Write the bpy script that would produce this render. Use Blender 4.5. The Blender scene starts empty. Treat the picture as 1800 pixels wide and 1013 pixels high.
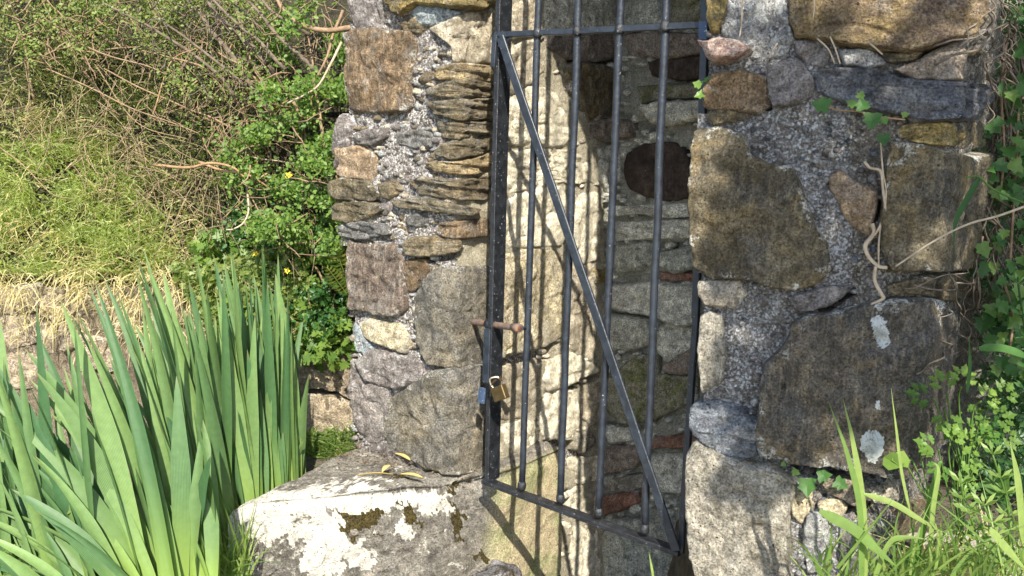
import bpy, math, random
import numpy as np
from mathutils import Vector, Matrix
random.seed(7); rng = np.random.default_rng(7)
S = bpy.context.scene; COL = S.collection
EYE = np.array([0, 0, 1.5])
F, PITCH, ROLL = 1500.0, -0.178, 0.025
# ------------------------------------------------------------------ camera
fw = np.array([0, math.cos(PITCH), math.sin(PITCH)]); r0 = np.array([1, 0, 0.]); u0 = np.cross(r0, fw)
cr, sr = math.cos(ROLL), math.sin(ROLL)
RT = cr*r0+sr*u0; UP = -sr*r0+cr*u0
cam = bpy.data.cameras.new('camera'); cam.sensor_width = 36; cam.lens = 36*F/1800; cam.clip_end = 500; cam.clip_start = .02
co = bpy.data.objects.new('camera', cam); COL.objects.link(co)
M = Matrix((tuple(RT)+(0,), tuple(UP)+(0,), tuple(-fw)+(0,), (0, 0, 0, 1))).transposed()
M.translation = Vector(EYE); co.matrix_world = M; S.camera = co
# ------------------------------------------------------------------ light
SUNV = np.array([.062, -.725, .686]); SUNV /= np.linalg.norm(SUNV)      # towards the sun
elev = math.asin(SUNV[2]); az = math.atan2(SUNV[0], SUNV[1])
w = bpy.data.worlds.new('World'); S.world = w; w.use_nodes = True
nt = w.node_tree; bg = nt.nodes['Background']; sky = nt.nodes.new('ShaderNodeTexSky')
sky.sky_type = 'NISHITA'; sky.sun_disc = False; sky.sun_elevation = elev; sky.sun_rotation = az
nt.links.new(sky.outputs[0], bg.inputs[0]); bg.inputs[1].default_value = .15
sl = bpy.data.lights.new('sun', 'SUN'); sl.energy = 5.0; sl.angle = math.radians(.5); sl.color = (1, .93, .80)
so = bpy.data.objects.new('sun', sl); COL.objects.link(so)
so.rotation_euler = Vector(-SUNV).to_track_quat('-Z', 'Y').to_euler()
S.view_settings.view_transform = 'Standard'; S.view_settings.look = 'None'
S.view_settings.exposure = 0.96; S.view_settings.gamma = 1; S.view_settings.use_curve_mapping = False
S.render.engine = 'CYCLES'

# ------------------------------------------------------------------ maths helpers (all in eye-centred metres until linking)
def ray(px, py):
    px = np.asarray(px, float)[..., None]; py = np.asarray(py, float)[..., None]
    return fw+(px-900)/F*RT-(py-506.5)/F*UP
def project(P):
    z = P@fw
    return 900+F*(P@RT)/z, 506.5-F*(P@UP)/z
def tplane(px, py, P0, n):
    return (P0@n)/(ray(px, py)@n)
def unp(px, py, P0, n):
    return ray(px, py)*np.asarray(tplane(px, py, P0, n))[..., None]
def smax(a, b, e=.018): return (a+b+np.sqrt((a-b)**2+e*e))/2
def smin(a, b, e=.018): return (a+b-np.sqrt((a-b)**2+e*e))/2
def sstep(x): x = np.clip(x, 0, 1); return x*x*(3-2*x)
def hash3(i, j, k, s):
    h = (i*374761393+j*668265263+k*2147483647+s*1274126177) & 0xffffffff
    h = ((h ^ (h >> 13))*1274126177) & 0xffffffff
    h = h ^ (h >> 16)
    return (h & 0xffff)/32767.5-1
def vnoise(P, s=0):
    P = np.asarray(P, float); I = np.floor(P).astype(np.int64); f = P-I; f = f*f*(3-2*f)
    o = 0
    for a in (0, 1):
        for b in (0, 1):
            for c in (0, 1):
                wt = (f[..., 0] if a else 1-f[..., 0])*(f[..., 1] if b else 1-f[..., 1])*(f[..., 2] if c else 1-f[..., 2])
                o = o+wt*hash3(I[..., 0]+a, I[..., 1]+b, I[..., 2]+c, s)
    return o
def fbm(P, s=0, o=4, g=.5):
    a, r = 1, 0
    for i in range(o):
        r = r+a*vnoise(P*(2.03**i)+i*7.1, s+i); a *= g
    return r
def inpoly(px, py, poly):
    px = np.asarray(px); py = np.asarray(py); r = np.zeros(px.shape, bool); n = len(poly)
    for i in range(n):
        x1, y1 = poly[i]; x2, y2 = poly[(i+1) % n]
        if y1 == y2: continue
        c = ((y1 > py) != (y2 > py)) & (px < (x2-x1)*(py-y1)/(y2-y1)+x1)
        r ^= c
    return r

# ------------------------------------------------------------------ linking helpers
def link(name, verts, faces, mat, parent=None, smooth=True, attrs=None):
    me = bpy.data.meshes.new(name)
    V = np.asarray(verts, float)+EYE
    me.from_pydata(V.tolist(), [], faces if isinstance(faces, list) else faces.tolist())
    if smooth: me.polygons.foreach_set('use_smooth', [True]*len(me.polygons))
    if attrs:
        for k, v in attrs.items():
            a = me.attributes.new(k, 'FLOAT', 'POINT'); a.data.foreach_set('value', np.asarray(v, 'f'))
    me.materials.append(mat); me.update()
    o = bpy.data.objects.new(name, me); COL.objects.link(o)
    if parent is not None:
        o.parent = parent; o.matrix_parent_inverse = parent.matrix_basis.inverted()
    return o
def tag(o, label=None, cat=None, group=None, kind=None):
    if label: o['label'] = label
    if cat: o['category'] = cat
    if group: o['group'] = group
    if kind: o['kind'] = kind
    return o
def thing(name, loc, label, cat, group=None):
    o = bpy.data.objects.new(name, None); COL.objects.link(o); o.empty_display_size = .05
    o.location = Vector(np.asarray(loc, float)+EYE)
    return tag(o, label, cat, group)

class Acc:
    def __init__(s): s.v = []; s.f = []; s.n = 0; s.a = []
    def add(s, v, f, a=0.5):
        v = np.asarray(v, float).reshape(-1, 3); s.v.append(v)
        s.f.extend([tuple(int(i)+s.n for i in q) for q in f]); s.n += len(v)
        s.a.append(np.full(len(v), a) if np.isscalar(a) else np.asarray(a).ravel())
    def addn(s, V, Fq, a):      # V (k,n,3), template faces, a (k,)
        k, n, _ = V.shape
        for i0 in range(0, 1):
            base = (np.arange(k)*n+s.n)
            for q in Fq:
                arr = base[:, None]+np.array(q)[None, :]
                s.f.extend(map(tuple, arr.tolist()))
        s.v.append(V.reshape(-1, 3)); s.n += k*n; s.a.append(np.repeat(a, n))
    def link(s, name, mat, parent=None, smooth=True):
        return link(name, np.concatenate(s.v), s.f, mat, parent, smooth, {'rnd': np.concatenate(s.a)})
def box_vf(c, ax, ay, az_):
    c = np.asarray(c, float); v = []
    for i in (-1, 1):
        for j in (-1, 1):
            for k in (-1, 1): v.append(c+i*ax+j*ay+k*az_)
    return v, [(0, 1, 3, 2), (4, 6, 7, 5), (0, 4, 5, 1), (2, 3, 7, 6), (0, 2, 6, 4), (1, 5, 7, 3)]
def tube_vf(path, rad, sides=6, squash=1.0):
    path = np.asarray(path, float); n = len(path); rad = np.full(n, rad) if np.isscalar(rad) else np.asarray(rad)
    T = np.gradient(path, axis=0); T /= np.linalg.norm(T, axis=1)[:, None]+1e-12
    ref = np.array([0.3, 1, .1]) if abs(T[0, 1]) < .8 else np.array([1, .1, .2])
    v = []
    for i in range(n):
        a = np.cross(T[i], ref); a /= np.linalg.norm(a)+1e-9; b = np.cross(T[i], a)
        for k in range(sides):
            th = 2*math.pi*k/sides
            v.append(path[i]+rad[i]*(math.cos(th)*a+math.sin(th)*b*squash))
    f = []
    for i in range(n-1):
        for k in range(sides):
            k2 = (k+1) % sides
            f.append((i*sides+k, i*sides+k2, (i+1)*sides+k2, (i+1)*sides+k))
    f.append(tuple(range(sides-1, -1, -1))); f.append(tuple((n-1)*sides+k for k in range(sides)))
    return v, f
def curve_pts(pts, n=12):
    P = np.asarray(pts, float); m = len(P); out = []
    Q = np.vstack([2*P[0]-P[1], P, 2*P[-1]-P[-2]])
    for i in range(m-1):
        a, b, c, d = Q[i:i+4]
        for t in np.linspace(0, 1, n, endpoint=False):
            out.append(.5*((2*b)+(-a+c)*t+(2*a-5*b+4*c-d)*t*t+(-a+3*b-3*c+d)*t**3))
    out.append(P[-1]); return np.array(out)

# ------------------------------------------------------------------ materials
def newmat(name):
    m = bpy.data.materials.new(name); m.use_nodes = True
    n = m.node_tree.nodes; b = n['Principled BSDF']; return m, n, m.node_tree.links, b
def mathn(n, l, op, a, b=None, clamp=False):
    x = n.new('ShaderNodeMath'); x.operation = op; x.use_clamp = clamp
    for i, v in enumerate((a, b)):
        if v is None: continue
        if isinstance(v, (int, float)): x.inputs[i].default_value = v
        else: l.new(v, x.inputs[i])
    return x.outputs[0]
def mixc(n, l, fac, a, b, mode='MIX'):
    x = n.new('ShaderNodeMix'); x.data_type = 'RGBA'; x.blend_type = mode
    for s, v in ((0, fac), (6, a), (7, b)):
        if isinstance(v, (int, float)): x.inputs[s].default_value = v
        elif isinstance(v, tuple): x.inputs[s].default_value = v+(1,) if len(v) == 3 else v
        else: l.new(v, x.inputs[s])
    return x.outputs[2]
def noise(n, l, vec, scale, detail=4, rough=.6, dist=0):
    x = n.new('ShaderNodeTexNoise'); x.inputs['Scale'].default_value = scale; x.inputs['Detail'].default_value = detail
    x.inputs['Roughness'].default_value = rough; x.inputs['Distortion'].default_value = dist
    l.new(vec, x.inputs['Vector']); return x.outputs['Fac']
def ramp(n, l, fac, lo, hi):
    x = n.new('ShaderNodeMapRange'); x.inputs[1].default_value = lo; x.inputs[2].default_value = hi
    x.interpolation_type = 'SMOOTHSTEP'; l.new(fac, x.inputs[0]); return x.outputs[0]
def stone_mat(name, a, b, c, lich=0., lcol=(.72, .72, .68), streak=(90, 90, 12), srot=0, moss=0., mcol=(.13, .13, .03),
              pits=.7, speck=1., bump=1., rough=.9, attr=False, lscale=22, ochre=0., edgel=.5, veil=.35):
    def ds(c_): g_ = sum(c_)/3; return tuple(x*.95+g_*.05 for x in c_)
    if 'cream' not in name: a, b, c = ds(a), ds(b), ds(c)
    m, n, l, bs = newmat(name)
    tc = n.new('ShaderNodeTexCoord'); oi = n.new('ShaderNodeObjectInfo')
    off = n.new('ShaderNodeVectorMath'); off.operation = 'MULTIPLY_ADD'
    cx = n.new('ShaderNodeCombineXYZ'); l.new(oi.outputs['Random'], cx.inputs[0]); l.new(oi.outputs['Random'], cx.inputs[1])
    l.new(cx.outputs[0], off.inputs[0]); off.inputs[1].default_value = (17, 31, 0); l.new(tc.outputs['Object'], off.inputs[2])
    v = off.outputs[0]
    mp = n.new('ShaderNodeMapping'); mp.inputs['Scale'].default_value = streak; mp.inputs['Rotation'].default_value = (0, srot, 0)
    l.new(v, mp.inputs[0])
    big = noise(n, l, v, 7, 6, .6, .6); st = noise(n, l, mp.outputs[0], 1, 5, .65, .4)
    fine = noise(n, l, v, 190, 4, .8); mid = noise(n, l, v, 42, 7, .72)
    col = mixc(n, l, ramp(n, l, big, .36, .64), a, b)
    col = mixc(n, l, ramp(n, l, st, .44, .66), col, c)
    if ochre:
        oc = noise(n, l, v, 11, 5, .65, .8)
        col = mixc(n, l, mathn(n, l, 'MULTIPLY', ramp(n, l, oc, .5, .68), ochre), col, (.27, .195, .085))
    if moss:
        mo = noise(n, l, v, 16, 6, .7)
        col = mixc(n, l, ramp(n, l, mo, .66-.3*moss, .74-.25*moss), col, mcol)
    mot = n.new('ShaderNodeMapRange'); mot.inputs[1].default_value = .36; mot.inputs[2].default_value = .64; mot.inputs[3].default_value = .48; mot.inputs[4].default_value = 1.42; l.new(mid, mot.inputs[0])
    col = mixc(n, l, 1.0, col, mot.outputs[0], 'MULTIPLY')
    vl = noise(n, l, v, 12, 6, .7, .8)
    if veil: col = mixc(n, l, mathn(n, l, 'MULTIPLY', ramp(n, l, vl, .50, .64), veil), col, (.33, .32, .295))
    dk = noise(n, l, v, 5.5, 5, .6, .5)
    col = mixc(n, l, mathn(n, l, 'MULTIPLY', ramp(n, l, dk, .50, .36), .5), col, tuple(x*.38 for x in a))
    # fine crystalline speckle
    g = n.new('ShaderNodeMapRange'); g.inputs[1].default_value = .3; g.inputs[2].default_value = .7
    g.inputs[3].default_value = 1-.82*speck; g.inputs[4].default_value = 1+.95*speck; l.new(fine, g.inputs[0])
    col = mixc(n, l, 1.0, col, g.outputs[0], 'MULTIPLY')
    if True:
        ln = noise(n, l, v, lscale, 8, .72, .4)
        th = .78-.42*lich
        lf = ramp(n, l, ln, th, th+.05)
        ed = n.new('ShaderNodeAttribute'); ed.attribute_name = 'edge'
        es = mathn(n, l, 'ADD', mathn(n, l, 'MULTIPLY', ed.outputs['Fac'], .55), mathn(n, l, 'MULTIPLY', mathn(n, l, 'SUBTRACT', ln, .5), 1.9))
        lf = mathn(n, l, 'MAXIMUM', lf, mathn(n, l, 'MULTIPLY', mathn(n, l, 'MULTIPLY', ramp(n, l, es, .60-.12*edgel, .78-.12*edgel), ramp(n, l, fine, .42, .54)), .9 if edgel else 0.))
        if attr:
            at = n.new('ShaderNodeAttribute'); at.attribute_name = 'lichen'
            s = mathn(n, l, 'ADD', at.outputs['Fac'], mathn(n, l, 'MULTIPLY', mathn(n, l, 'SUBTRACT', mid, .5), 2.2))
            lf = mathn(n, l, 'MAXIMUM', lf, mathn(n, l, 'MULTIPLY', ramp(n, l, s, .34, .66), ramp(n, l, fine, .30, .42)))
            at2 = n.new('ShaderNodeAttribute'); at2.attribute_name = 'moss'
            s2 = mathn(n, l, 'ADD', at2.outputs['Fac'], mathn(n, l, 'MULTIPLY', mathn(n, l, 'SUBTRACT', mid, .5), 2.0))
            mf = ramp(n, l, s2, .62, .8)
        lc2 = mixc(n, l, ramp(n, l, fine, .40, .62), tuple(x*.45 for x in lcol), lcol)
        lc2 = mixc(n, l, ramp(n, l, mid, .3, .55), tuple(x*.7 for x in lcol), lc2) if lich > .5 else mixc(n, l, ramp(n, l, fine, .3, .5), tuple(x*.62 for x in lcol), lcol)
        lmo = noise(n, l, v, 28, 6, .75, 1.2); lc2 = mixc(n, l, 1., lc2, mixc(n, l, ramp(n, l, lmo, .36, .52), (.60, .59, .57), (1.06, 1.05, 1.02)), 'MULTIPLY')
        col = mixc(n, l, mathn(n, l, 'MULTIPLY', lf, .92), col, lc2)
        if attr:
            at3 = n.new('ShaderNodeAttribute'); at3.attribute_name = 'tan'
            tcol = mixc(n, l, ramp(n, l, big, .42, .6), (.50, .42, .27), (.36, .36, .19))  # block side face: algae green plus its sunlit tan put into the colour
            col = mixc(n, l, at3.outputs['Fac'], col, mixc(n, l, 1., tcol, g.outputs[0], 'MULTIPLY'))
        if attr: col = mixc(n, l, mf, col, mixc(n, l, ramp(n, l, fine, .4, .6), (.02, .018, .008), (.12, .09, .025)))
    if pits:
        vo = n.new('ShaderNodeTexVoronoi'); vo.inputs['Scale'].default_value = 95; l.new(v, vo.inputs['Vector'])
        pf = mathn(n, l, 'MULTIPLY', mathn(n, l, 'SUBTRACT', 1, ramp(n, l, vo.outputs['Distance'], .12, .3)), ramp(n, l, mid, .5, .62))
        col = mixc(n, l, mathn(n, l, 'MULTIPLY', pf, pits), col, (.025, .022, .018))
    l.new(col, bs.inputs['Base Color']); bs.inputs['Roughness'].default_value = rough
    bs.inputs['Specular IOR Level'].default_value = .25
    h = mathn(n, l, 'ADD', mathn(n, l, 'MULTIPLY', mid, 1.2), mathn(n, l, 'ADD', mathn(n, l, 'MULTIPLY', fine, .8), mathn(n, l, 'MULTIPLY', st, .8)))
    if pits: h = mathn(n, l, 'SUBTRACT', h, mathn(n, l, 'MULTIPLY', pf, .8))
    bp = n.new('ShaderNodeBump'); bp.inputs['Strength'].default_value = bump; bp.inputs['Distance'].default_value = .010
    l.new(h, bp.inputs['Height']); l.new(bp.outputs[0], bs.inputs['Normal'])
    return m
def mortar_mat(name, dark, light, white, wamt=.5, pits=.8, bump=1., stain=(.10, .085, .06)):
    m, n, l, bs = newmat(name)
    tc = n.new('ShaderNodeTexCoord'); v = tc.outputs['Object']
    big = noise(n, l, v, 8, 6, .65, .7); mid = noise(n, l, v, 38, 7, .75, .3); fine = noise(n, l, v, 210, 4, .8); big2 = noise(n, l, v, 14, 5, .6, 1.)
    col = mixc(n, l, ramp(n, l, mid, .36, .62), dark, light)
    col = mixc(n, l, mathn(n, l, 'MULTIPLY', ramp(n, l, big2, .5, .64), .55), col, stain)
    gr = noise(n, l, v, 120, 5, .85, .6); vo = n.new('ShaderNodeTexVoronoi'); vo.inputs['Scale'].default_value = 150; l.new(v, vo.inputs['Vector'])
    gv = mathn(n, l, 'SUBTRACT', gr, mathn(n, l, 'MULTIPLY', mathn(n, l, 'SUBTRACT', vo.outputs['Distance'], .45), .22))
    bead = ramp(n, l, gv, .45, .56)
    msk = ramp(n, l, mathn(n, l, 'ADD', mathn(n, l, 'MULTIPLY', big, .5), mathn(n, l, 'MULTIPLY', mid, .5)), .60-.22*wamt, .76-.22*wamt)
    wf = mathn(n, l, 'MULTIPLY', msk, bead)
    col = mixc(n, l, mathn(n, l, 'MULTIPLY', ramp(n, l, gv, .47, .38), .55), col, tuple(x*.35 for x in dark))
    col = mixc(n, l, wf, col, white)
    g = n.new('ShaderNodeMapRange'); g.inputs[1].default_value = .32; g.inputs[2].default_value = .68
    g.inputs[3].default_value = .55; g.inputs[4].default_value = 1.42; l.new(fine, g.inputs[0])
    col = mixc(n, l, 1.0, col, g.outputs[0], 'MULTIPLY')
    pt = ramp(n, l, fine, .40, .33); pf = mathn(n, l, 'MULTIPLY', mathn(n, l, 'MULTIPLY', pt, ramp(n, l, mid, .60, .45)), pits)
    col = mixc(n, l, pf, col, (.03, .027, .025))
    l.new(col, bs.inputs['Base Color']); bs.inputs['Roughness'].default_value = .95; bs.inputs['Specular IOR Level'].default_value = .2
    h = mathn(n, l, 'ADD', mathn(n, l, 'MULTIPLY', mid, 2.2), mathn(n, l, 'ADD', mathn(n, l, 'MULTIPLY', fine, .9), mathn(n, l, 'MULTIPLY', bead, .8)))
    bp = n.new('ShaderNodeBump'); bp.inputs['Strength'].default_value = bump; bp.inputs['Distance'].default_value = .010
    l.new(h, bp.inputs['Height']); l.new(bp.outputs[0], bs.inputs['Normal'])
    return m
def leaf_mat(name, c1, c2, trans=.35, rough=.5, spec=.4, streak=False):
    m, n, l, bs = newmat(name)
    at = n.new('ShaderNodeAttribute'); at.attribute_name = 'rnd'
    tc = n.new('ShaderNodeTexCoord')
    col = mixc(n, l, at.outputs['Fac'], c1, c2)
    nn = noise(n, l, tc.outputs['Object'], 60, 3, .6)
    col = mixc(n, l, 1., col, mixc(n, l, nn, (.72, .72, .72), (1.25, 1.25, 1.25)), 'MULTIPLY')
    if streak:
        uv = n.new('ShaderNodeAttribute'); uv.attribute_name = 'across'
        wv = mathn(n, l, 'SINE', mathn(n, l, 'MULTIPLY', uv.outputs['Fac'], 42))
        col = mixc(n, l, 1., col, mixc(n, l, mathn(n, l, 'MULTIPLY_ADD', wv, .5), (.74, .78, .8), (1.22, 1.18, 1.1)), 'MULTIPLY')
        al = n.new('ShaderNodeAttribute'); al.attribute_name = 'along'
        col = mixc(n, l, mathn(n, l, 'MULTIPLY', ramp(n, l, al.outputs['Fac'], .55, .0), .75), col, (.30, .42, .07))
        col = mixc(n, l, mathn(n, l, 'MULTIPLY', ramp(n, l, al.outputs['Fac'], .93, 1.), .6), col, (.22, .2, .09))
    l.new(col, bs.inputs['Base Color']); bs.inputs['Roughness'].default_value = rough
    bs.inputs['Specular IOR Level'].default_value = spec
    tr = n.new('ShaderNodeBsdfTranslucent'); l.new(mixc(n, l, 1., col, (1.3, 1.5, .5), 'MULTIPLY'), tr.inputs[0])
    mx = n.new('ShaderNodeMixShader'); mx.inputs[0].default_value = trans
    l.new(bs.outputs[0], mx.inputs[1]); l.new(tr.outputs[0], mx.inputs[2])
    l.new(mx.outputs[0], n['Material Output'].inputs[0])
    return m
def plain_mat(name, c1, c2, scale=60, rough=.8, bump=.3, metal=0., speck=None, spec=.4, dist=.003):
    m, n, l, bs = newmat(name); tc = n.new('ShaderNodeTexCoord')
    a = noise(n, l, tc.outputs['Object'], scale, 5, .65); b = noise(n, l, tc.outputs['Object'], scale*4, 3, .7)
    col = mixc(n, l, ramp(n, l, a, .35, .65), c1, c2)
    if speck:
        sc, th, c3 = speck
        q = noise(n, l, tc.outputs['Object'], sc, 2, .5)
        col = mixc(n, l, ramp(n, l, q, th, th+.04), col, c3)
    l.new(col, bs.inputs['Base Color']); bs.inputs['Roughness'].default_value = rough; bs.inputs['Metallic'].default_value = metal
    bs.inputs['Specular IOR Level'].default_value = spec
    bp = n.new('ShaderNodeBump'); bp.inputs['Strength'].default_value = bump; bp.inputs['Distance'].default_value = dist
    l.new(mathn(n, l, 'ADD', a, b), bp.inputs['Height']); l.new(bp.outputs[0], bs.inputs['Normal'])
    return m

MT = {}
MT['brown'] = stone_mat('brown_stone', (.20, .135, .075), (.13, .10, .075), (.30, .215, .125), lich=.12, streak=(110, 110, 14))
MT['purple'] = stone_mat('purple_brown_stone', (.12, .095, .08), (.155, .115, .088), (.27, .215, .165), lich=.15, streak=(90, 90, 12))
MT['slate'] = stone_mat('grey_brown_slate', (.18, .14, .085), (.11, .10, .07), (.27, .22, .14), lich=.12, streak=(14, 14, 110), ochre=.3)
MT['ochre'] = stone_mat('ochre_stone', (.34, .26, .14), (.24, .18, .10), (.45, .36, .20), lich=.15, streak=(20, 20, 90), ochre=.5)
MT['yellow'] = stone_mat('yellow_lichened_stone', (.34, .26, .09), (.16, .13, .07), (.46, .34, .12), lich=.1, streak=(16, 16, 80), ochre=.8)
MT['grey'] = stone_mat('grey_blue_stone', (.13, .13, .125), (.17, .16, .145), (.20, .195, .19), lich=.12, streak=(80, 80, 20), srot=.4)
MT['greycorner'] = stone_mat('grey_weathered_boulder', (.15, .145, .13), (.24, .205, .14), (.22, .20, .165), lich=.06, streak=(90, 90, 16), srot=.25)
MT['tan'] = stone_mat('tan_stone', (.56, .48, .31), (.47, .40, .26), (.64, .56, .39), lich=.1, streak=(40, 40, 30))
MT['orange'] = stone_mat('orange_sandy_stone', (.40, .28, .17), (.30, .22, .145), (.45, .34, .22), lich=.08, streak=(50, 50, 30), pits=.3)
MT['pale'] = stone_mat('pale_cream_stone', (.84, .77, .60), (.74, .67, .50), (.88, .83, .68), lich=.1, streak=(30, 30, 40), pits=.35, speck=.45, veil=.1)
MT['cream'] = stone_mat('cream_crusted_stone', (.52, .45, .33), (.40, .34, .25), (.66, .60, .48), lich=.35, streak=(40, 40, 60), pits=.5, speck=.6, veil=.15)
MT['crust'] = stone_mat('lichen_crusted_stone', (.17, .15, .14), (.24, .21, .19), (.34, .31, .30), lich=.42, lcol=(.62, .61, .62), streak=(40, 40, 40), lscale=40)
MT['white'] = stone_mat('white_lichened_stone', (.34, .34, .33), (.24, .24, .24), (.5, .5, .48), lich=.6, lcol=(.70, .72, .72), streak=(40, 40, 40), lscale=36)
MT['blue'] = stone_mat('blue_grey_slate', (.12, .13, .15), (.08, .085, .10), (.22, .245, .27), lich=.18, lcol=(.55, .6, .64), streak=(20, 20, 60), srot=.5)
MT['blueface'] = stone_mat('pale_blue_lichened_stone', (.33, .38, .40), (.24, .28, .30), (.42, .46, .46), lich=.4, lcol=(.60, .66, .68))
MT['pink'] = stone_mat('pink_quartz_stone', (.46, .34, .29), (.30, .18, .15), (.56, .45, .38), lich=.2, streak=(20, 20, 40))
MT['dark'] = stone_mat('dark_slab_stone', (.125, .108, .088), (.085, .08, .073), (.19, .16, .115), lich=.05, streak=(120, 120, 11), attr=True, lcol=(.70, .74, .74), ochre=.3, edgel=.45, veil=.12)
MT['olive'] = stone_mat('olive_brown_stone', (.17, .135, .075), (.085, .078, .064), (.20, .17, .11), lich=.06, streak=(100, 100, 16), ochre=.5, edgel=.7, veil=.12)
MT['greygreen'] = stone_mat('grey_green_stone', (.62, .61, .52), (.50, .50, .43), (.72, .71, .62), lich=.2, lcol=(.42, .44, .38), streak=(14, 14, 60))
MT['darkgreen'] = stone_mat('dark_green_stone', (.42, .43, .37), (.33, .345, .29), (.54, .55, .47), lich=.12, lcol=(.45, .47, .40))
MT['round'] = stone_mat('dark_brown_smooth_stone', (.035, .025, .022), (.045, .034, .028), (.06, .045, .035), lich=0, pits=.1, speck=.3, bump=.3, edgel=0, veil=0)
MT['darkbrown'] = stone_mat('dark_brown_stone', (.22, .18, .15), (.26, .21, .17), (.33, .28, .23), lich=.12, lcol=(.35, .36, .32))
MT['rust'] = stone_mat('rust_red_stone', (.27, .13, .09), (.21, .12, .09), (.33, .19, .13), lich=.08)
MT['mossy'] = stone_mat('mossy_stone', (.26, .25, .18), (.21, .20, .15), (.31, .29, .2), lich=.15, moss=.6, mcol=(.17, .18, .08))
MT['palegrey'] = stone_mat('pale_speckled_stone', (.33, .30, .24), (.26, .235, .19), (.40, .37, .30), lich=.16, lcol=(.55, .54, .5), streak=(40, 40, 40), pits=1.)
MT['wall'] = stone_mat('garden_wall_stone', (.40, .32, .22), (.30, .24, .17), (.48, .40, .28), lich=.12, streak=(30, 30, 50), pits=.7)
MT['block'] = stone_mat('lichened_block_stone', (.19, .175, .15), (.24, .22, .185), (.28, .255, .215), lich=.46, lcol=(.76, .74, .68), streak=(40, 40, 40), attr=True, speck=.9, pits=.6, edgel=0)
MT['fallen'] = stone_mat('grey_fallen_stone', (.16, .15, .16), (.22, .21, .22), (.32, .30, .31), lich=.2, moss=.7, mcol=(.05, .04, .02), streak=(14, 14, 90))
MO_L = mortar_mat('lichened_mortar', (.19, .16, .145), (.38, .34, .31), (.88, .86, .84), 1.15)
MO_V = mortar_mat('cream_mortar', (.60, .54, .40), (.76, .70, .54), (.86, .81, .68), .5, pits=.35, stain=(.45, .38, .25))
MO_B = mortar_mat('green_grey_mortar', (.50, .50, .42), (.70, .69, .59), (.80, .80, .71), .5, pits=.3, bump=1., stain=(.30, .31, .24))
MO_R = mortar_mat('blue_lichened_mortar', (.19, .175, .16), (.38, .355, .325), (.74, .76, .79), 1.1)
MO_R2 = mortar_mat('brown_lichened_mortar', (.17, .15, .125), (.34, .305, .26), (.70, .67, .61), .95)

# ------------------------------------------------------------------ wall surfaces (real planes, eye-centred)
TH = .706
D = np.array([math.cos(TH), -math.sin(TH), 0]); N = np.array([math.sin(TH), math.cos(TH), 0]); Z = np.array([0, 0, 1.])
G = np.array([-.058, 2.4, 0])
GAP = .145
RV0 = G-D*GAP
Ccor = unp(800, 500, RV0, D)
tL = math.radians(36); nLP = np.array([-math.sin(tL), -math.cos(tL), .0])
nLP = nLP/np.linalg.norm(nLP)
BK0 = G+N*.80
def tSL(px, py):
    a = tplane(px, py, Ccor, nLP); b = tplane(px, py, RV0, D); c = tplane(px, py, BK0, N)
    return smin(smax(a, b, .02), c, .03)
RP0 = np.array([.405, 1.90, 0]); tR = math.radians(24); nRP = np.array([-math.sin(tR), -math.cos(tR), .05]); nRP /= np.linalg.norm(nRP)
c1 = unp(1690, 60, RP0, nRP); c2 = unp(1565, 830, RP0, nRP); nRS = np.cross(c2-c1, np.array([.60, .80, 0])); nRS /= np.linalg.norm(nRS)
if nRS@c1 > 0: nRS = -nRS
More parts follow.
